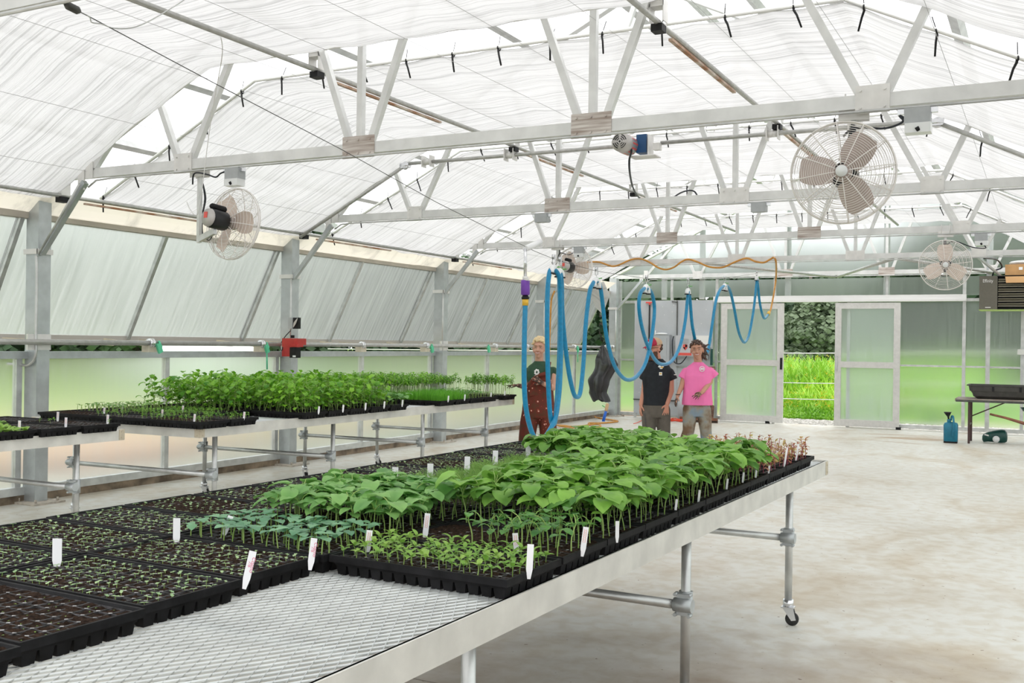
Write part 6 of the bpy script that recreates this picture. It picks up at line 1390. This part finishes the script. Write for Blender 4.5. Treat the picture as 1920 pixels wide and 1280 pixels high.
solid(g, 'body', skin_dirty('skin_soiled_hands', [(tuple(wL+Vector((-.08, 0, 0))), .13), (tuple(wR+Vector((-.06, 0, .04))), .095)]), f.t, .0055, 3)
face(hc, Mh, f.t)
g = MB(); hair_blob(g, hc, Mh, 3, 520, (.076, .094, .094), .12, .014, .017); solid(g, 'hair', pm('blond_hair', (.74, .57, .33), .6, 0, var=.2, scale=60, bump=.5, bscale=70), f.t, .006, 1)
g = MB(); loft(g, [(0, .0, .93, .150, .11), (0, 0, 1.05, .150, .108), (0, 0, 1.16, .165, .112), (0, .005, 1.24, .168, .10), (0, .01, 1.30, .135, .082), (0, .01, 1.34, .082, .068), (0, .008, 1.36, .066, .058)])
g.cap(sL+Vector((.03, 0, -.02)), .064, sL+Vector((-.008, 0, .0)), .058); g.cap(sR+Vector((-.03, 0, -.02)), .064, sR+Vector((.01, 0, .0)), .060)
solid(g, 'sleeveless_shirt', pm('dark_green_cotton', (.028, .075, .04), .85, 0, var=.15), f.t, .007, 4)
g = MB(); r = random.Random(4); e_ = L(1006, 697, 0)
for k in range(7): a = k*.9; g.ell((e_.x+.022*math.cos(a), -.118, e_.z+.028*math.sin(a)), (.013, .004, .013), 8, 5)
g.cap((e_.x, -.118, e_.z-.02), .006, (e_.x-.03, -.116, e_.z-.055), .004); g.build('shirt_print', M['pvc'], f.t, local=True)
fm = floral(); g = MB()
loft(g, [(0, .0, .66, .175, .13), (-.005, 0, .76, .205, .145), (-.005, 0, .86, .195, .14), (0, -.005, .96, .180, .135), (0, -.01, 1.03, .175, .13), (.01, -.02, 1.07, .160, .120)])
for s, kx, fx in ((-1, kx0, L(985, 872)), (1, kx1, L(1032, 872))): limb(g, [(s*.095, 0, .74), ((s*.1+kx.x)/2, -.01, .60), (kx.x, -.01, .42), (fx.x, .02, .12)], [.115, .112, .105, .095], 18)
g.cap((-.20, 0, .56), .035, (-.20, 0, .48), .04)
solid(g, 'overalls', fm, f.t, .008, 4)
# bib folded over on one side, strap on the other shoulder
g = MB(); bp = [L(989, 722), L(1000, 706), L(1012, 699), L(1024, 695), L(1032, 700), L(1034, 725), L(1030, 742), L(992, 742)]
fr_ = [(p.x, -.125-.012*(k % 2), p.z) for k, p in enumerate(bp)]; n_ = len(fr_); g.add(fr_+[(x*.98, y+.04, z) for x, y, z in fr_], [tuple(range(n_)), tuple(range(n_, 2*n_))[::-1]]+[(k, n_+k, n_+(k+1) % n_, (k+1) % n_) for k in range(n_)])
for P_ in ([L(990, 720), L(1003, 706), L(1016, 702), L(1030, 701)], [L(991, 726), L(1008, 715), L(1022, 712)]): g.tube([(p.x, -.14, p.z) for p in P_], .022, 8)
solid(g, 'bib', fm, f.t, .008, 3)
P_ = [L(1027, 702), L(1029, 688), L(1031, 680)]; g = MB(); g.beam((P_[0].x, -.135, P_[0].z), (P_[1].x, -.115, P_[1].z), .032, .008, (0, 1, 0)); g.beam((P_[1].x, -.115, P_[1].z), (P_[2].x, -.03, P_[2].z+.01), .032, .008, (0, 1, 0)); g.beam((P_[2].x, -.03, P_[2].z+.01), (P_[2].x-.01, .08, P_[2].z-.03), .032, .008, (0, 1, 0)); g.build('strap', pm('rust_strap', (.16, .03, .015), .85), f.t, local=True)
g = MB(); g.torus((P_[0].x, -.148, P_[0].z-.005), .014, .003, 'y', 12); g.build('strap_buckle', M['chrome'], f.t, local=True)
shoes(f, [((L(985, 872).x, .0), (-.1, -1, 0)), ((L(1032, 872).x, 0), (.15, -1, 0))], pm('dark_boot', (.06, .04, .03), .7))

# -- man in cap ----------------------------------------------------------------------
HAIRB = pm('brown_brow', (.06, .03, .02), .6)
f = Fig(1231, 13.9, 'person with beard, glasses and red and tan cap, in black t-shirt and grey-brown trousers, walking'); L = f.L
Mh = Rz(R_(-62), 0, R_(8)); hc = L(1227, 653); neck = L(1233, 676)
sL = L(1213, 697); eL = L(1208, 733, .03); wL = L(1202, 758, .0); sR = L(1256, 698); eR = L(1258, 733, .0); wR = L(1251, 757, -.10)
g = MB(); head(g, hc, Mh, .074, .110, .094, 1.05); g.cap(neck+Vector((0, .01, -.02)), .060, hc+Vector((.01, .02, -.03)), .056, 14)
loft(g, [(0, .0, .78, .13, .09), (0, 0, .90, .135, .09), (0, 0, 1.05, .14, .09), (0, 0, 1.2, .165, .10), (.01, .01, 1.31, .15, .08), (.02, .01, 1.37, .065, .055)])
limb(g, [sL, eL, wL], [.055, .042, .030]); limb(g, [sR, eR, wR], [.055, .043, .030])
kL, kR = L(1216, 815), L(1244, 815); fL, fR = L(1219, 855), L(1246, 858)
for s, k_, ft in ((-1, kL, fL), (1, kR, fR)): limb(g, [(s*.08, 0, .80), (k_.x, -.03, .47), (ft.x, .02, .09)], [.085, .058, .042])
hand(g, wL, (-.10, -.12, -1), 1, (1, .2, 0), .55, 1.08); hand(g, wR, (-.12, -.1, -1), -1, (-.4, 1, 0), .35, 1.08)
solid(g, 'body', M['skin_red'], f.t, .0055, 3); face(hc, Mh, f.t, False)
T = lambda x, y, z: hc+Mh @ Vector((x, y, z))
g = MB(); r = random.Random(6)
for k in range(150):
    a = r.uniform(-1.5, 1.5); z = r.uniform(-.125, -.035); 
    if abs(a) < .5 and z > -.055: continue
    q = T(.066*math.sin(a), -.012-.068*math.cos(a), z); g.cap(q, .014, q+Vector((0, 0, -.016)), .011, 7)
solid(g, 'beard', pm('brown_beard', (.10, .045, .025), .8, 0, var=.3, scale=80, bump=.5, bscale=90), f.t, .006, 2)
g = MB(); hair_blob(g, hc, Mh, 5, 220, (.071, .088, .075), -.35, -.006, .011, back=.8); solid(g, 'hair', pm('brown_hair', (.07, .035, .02), .8), f.t, .006, 1)
g = MB(); g.ell(T(0, .008, .060), (.086, .104, .075), 20, 12, Mh); cap_ = solid(g, 'cap', pm('tan_mesh', (.55, .38, .24), .8), f.t, .006, 2)
for v in cap_.data.vertices:
    q = Mh.inverted() @ (v.co-hc)
    if q.z < .040: q.z = .040+(q.z-.040)*.12; v.co = hc+Mh @ q
g = MB(); g.ell(T(0, .004, .062), (.0875, .1035, .076), 20, 12, Mh); c2 = solid(g, 'cap_front', pm('crimson_cloth', (.42, .02, .055), .75), cap_, .006, 2)
bm = bmesh.new(); bm.from_mesh(c2.data); Mi3 = Mh.inverted()
bmesh.ops.delete(bm, geom=[v for v in bm.verts if (Mi3 @ (v.co-hc)).y > -.012 or (Mi3 @ (v.co-hc)).z < .036], context='VERTS'); bm.to_mesh(c2.data); bm.free()
g = MB(); V = []
for i in range(9):
    a = -1.2+2.4*i/8
    for rr2, zz in ((.0, .0), (1, -.012)):
        x = .072*math.sin(a)*(1 if rr2 == 0 else .92); y = -.055-.04*math.cos(a)-rr2*.068*max(.0, math.cos(a))**.6; V.append(T(x, y, .042+zz-.010*abs(math.sin(a))*rr2))
V2 = [v+Mh @ Vector((0, 0, -.005)) for v in V]; n_ = len(V); g.add(V+V2, [(2*i, 2*i+1, 2*i+3, 2*i+2) for i in range(8)]+[(n_+2*i, n_+2*i+2, n_+2*i+3, n_+2*i+1) for i in range(8)]+[(2*i+1, n_+2*i+1, n_+2*i+3, 2*i+3) for i in range(8)], True); g.build('cap_brim', pm('crimson_brim', (.36, .015, .045), .75), cap_, local=True)
g = MB(); 
for k in range(4): g.cap(T(-.022+.014*k, -.098+.002*abs(k-1.5), .072+.008*(k % 2)), .006, T(-.018+.014*k, -.097, .09), .005, 6)
g.build('cap_patch', M['pvc'], cap_, local=True)
g = MB(); g.torus(T(-.032, -.094, .010), .021, .0028, 'y', 16, 5) if False else None
for s in (-1, 1):
    g.tube([T(s*.032+.021*math.cos(a), -.094, .010+.016*math.sin(a)) for a in [2*math.pi*k/14 for k in range(15)]], .0028, 5); g.tube([T(s*.053, -.092, .014), T(s*.078, -.05, .014), T(s*.080, .01, .012)], .0030, 5)
g.tube([T(-.011, -.096, .013), T(.011, -.096, .013)], .0025, 5); g.build('glasses', M['black'], f.t, local=True)
g = MB(); loft(g, [(0, .0, .765, .178, .128), (0, 0, .86, .172, .122), (0, 0, 1.0, .178, .122), (0, 0, 1.15, .195, .128), (.01, .005, 1.26, .195, .115), (.012, .01, 1.33, .150, .09), (.016, .01, 1.375, .090, .072), (.016, .01, 1.395, .072, .062)])
sleeve(g, sL, L(1206, 712, .02), .060, .064); sleeve(g, sR, L(1262, 712, -.01), .060, .064)
solid(g, 'tshirt', pm('black_cotton', (.011, .014, .018), .85, 0, var=.2), f.t, .007, 4)
e_ = L(1236, 700); g = MB(); g.bx(e_.x-.020, e_.x+.020, -.134, -.128, e_.z-.022, e_.z+.022); g.build('pocket_tag', M['pvc'], f.t, local=True)
g = MB(); g.bx(e_.x-.010, e_.x+.010, -.137, -.134, e_.z-.008, e_.z+.012); g.build('tag_mark', M['yellow'], f.t, local=True)
e_ = L(1237, 688); g = MB(); g.ell((e_.x-.02, -.128, e_.z+.01), (.022, .004, .014), 8, 5); g.ell((e_.x+.02, -.128, e_.z+.012), (.018, .004, .012), 8, 5); g.ell((e_.x, -.130, e_.z-.014), (.022, .004, .010), 8, 5); g.build('chest_print', M['pvc'], f.t, local=True)
g = MB(); g.ell((e_.x+.012, -.134, e_.z+.0), (.018, .003, .009), 8, 5); g.build('print_yellow', M['yellow'], f.t, local=True)
g = MB(); e_ = L(1264, 702); g.ell((e_.x, -.088, e_.z), (.020, .004, .006), 8, 5); g.build('sleeve_print', M['pvc'], f.t, local=True)
g = MB(); loft(g, [(0, 0, .60, .175, .12), (0, 0, .68, .188, .128), (0, 0, .76, .180, .125), (0, 0, .80, .165, .118)])
for s, k_, ft in ((-1, kL, fL), (1, kR, fR)): limb(g, [(s*.092, 0, .70), ((s*.09+k_.x)/2, -.02, .56), (k_.x, -.03, .42), (ft.x, .03, .10)], [.105, .100, .088, .075], 18)
solid(g, 'trousers', pm('grey_brown_canvas', (.115, .100, .082), .9, 0, var=.25, scale=5, bump=.3, bscale=9), f.t, .008, 3)
g = MB(); g.tube([(kL.x-.07, -.10, .66), (kL.x-.06, -.125, .50), (kL.x-.03, -.118, .46)], .006, 5); g.build('pocket_seam', M['dark_metal'], f.t, local=True)
shoes(f, [((fL.x, .0), (-.3, -1, 0)), ((fR.x, .05), (-.2, -1, 0))], pm('brown_boot', (.09, .055, .035), .7))

# -- woman in pink ---------------------------------------------------------------------
f = Fig(1308, 13.7, 'smiling person with dark wind-blown hair in pink t-shirt and muddy jeans, walking'); L = f.L
Mh = Rz(R_(-12), R_(-5)); hc = L(1307, 656.5); neck = L(1309, 674)
sL = L(1286, 697, .02); eL = L(1279, 722, .0); wL = L(1270.5, 742, -.06); sR = L(1331, 696, .03); eR = L(1331, 716, -.02); wR = L(1317, 735, -.20)
g = MB(); head(g, hc, Mh, .073, .108); g.cap(neck+Vector((0, .01, -.02)), .054, hc+Vector((0, .02, -.03)), .052, 14)
loft(g, [(0, .0, .78, .13, .09), (0, 0, .90, .125, .085), (0, 0, 1.05, .13, .088), (0, 0, 1.2, .15, .095), (.01, .01, 1.29, .14, .075), (.01, .01, 1.34, .06, .05)])
limb(g, [sL, eL, wL], [.048, .037, .025]); limb(g, [sR, eR, wR], [.050, .040, .026])
kL, kR = L(1290, 800), L(1322, 800); fL, fR = L(1276, 852), L(1329, 848)
for s, k_, ft in ((-1, kL, fL), (1, kR, fR)): limb(g, [(s*.08, 0, .80), (k_.x, -.05, .47), (ft.x, .06, .09)], [.085, .058, .042])
hand(g, wL, (-.35, -.25, -1), 1, (1, .1, -.3), .5, .98); hand(g, wR, (-.85, -.35, -.55), -1, (0, .6, -1), .35, .98, spread=.25)
solid(g, 'body', skin_dirty('tan_skin_soiled_hands', [(tuple(wL+Vector((-.04, -.03, -.11))), .085), (tuple(wR+Vector((-.09, -.03, -.06))), .085)], base=(.52, .27, .18)), f.t, .0055, 3)
HAIRB = pm('dark_brow', (.05, .028, .02), .6); face(hc, Mh, f.t)
g = MB(); hair_blob(g, hc, Mh, 8, 480, (.077, .096, .094), .10, .006, .013, back=.4); r = random.Random(9)
for k in range(34):
    a = hc+Vector((.055, .03, .03)); d = Vector((r.uniform(.02, .10), r.uniform(.0, .08), r.uniform(-.16, .05))); b = a+d; g.cap(a+d*.1, .020, b, .010, 7); g.cap(b, .010, b+Vector((r.uniform(.0, .03), 0, r.uniform(-.04, .02))), .004, 6)
solid(g, 'hair', pm('dark_brown_hair', (.065, .032, .020), .5, 0, var=.5, scale=50, bump=.5, bscale=60), f.t, .006, 1)
g = MB(); loft(g, [(.005, .0, .79, .205, .145), (.005, 0, .83, .205, .145), (.005, 0, .95, .190, .135), (.005, 0, 1.08, .182, .130), (.005, 0, 1.18, .190, .128), (.01, .005, 1.25, .180, .105), (.01, .01, 1.30, .140, .085), (.01, .01, 1.345, .080, .066), (.01, .01, 1.36, .066, .058)])
sleeve(g, sL, L(1279, 709, .02), .058, .062); sleeve(g, sR, L(1340, 707, .02), .060, .074)
solid(g, 'tshirt', pm('pink_cotton', (.86, .19, .44), .85, 0, var=.05, bump=.25, bscale=7, scale=5), f.t, .007, 4)
e_ = L(1313, 691); g = MB(); g.torus((e_.x, -.128, e_.z), .033, .0045, 'y', 22, 5)
for k in range(5): g.cap((e_.x-.018+.009*k, -.128, e_.z-.010+.008*(k % 2)), .0065, (e_.x-.014+.009*k, -.128, e_.z+.010), .005, 6)
g.build('chest_emblem', M['pvc'], f.t, local=True)
g = MB(); loft(g, [(0, 0, .64, .165, .12), (0, 0, .72, .180, .125), (0, 0, .80, .170, .118), (0, 0, .85, .155, .11)])
for s, k_, ft in ((-1, kL, fL), (1, kR, fR)): limb(g, [(s*.088, 0, .73), ((s*.09+k_.x)/2, -.03, .60), (k_.x, -.05, .45), (ft.x, .06, .10)], [.100, .092, .078, .070], 18)
solid(g, 'jeans', jeans(), f.t, .008, 3)
g = MB(); g.torus((0, 0, 0), .030, .005, 'z', 14).xf(Matrix.Translation(wL+Vector((.004, .0, .02)))); g.build('wrist_band', M['black'], f.t, local=True)
shoes(f, [((fL.x, .05), (-.4, -1, 0)), ((fR.x, .05), (.1, -1, 0))], pm('worn_boot', (.10, .07, .05), .7))
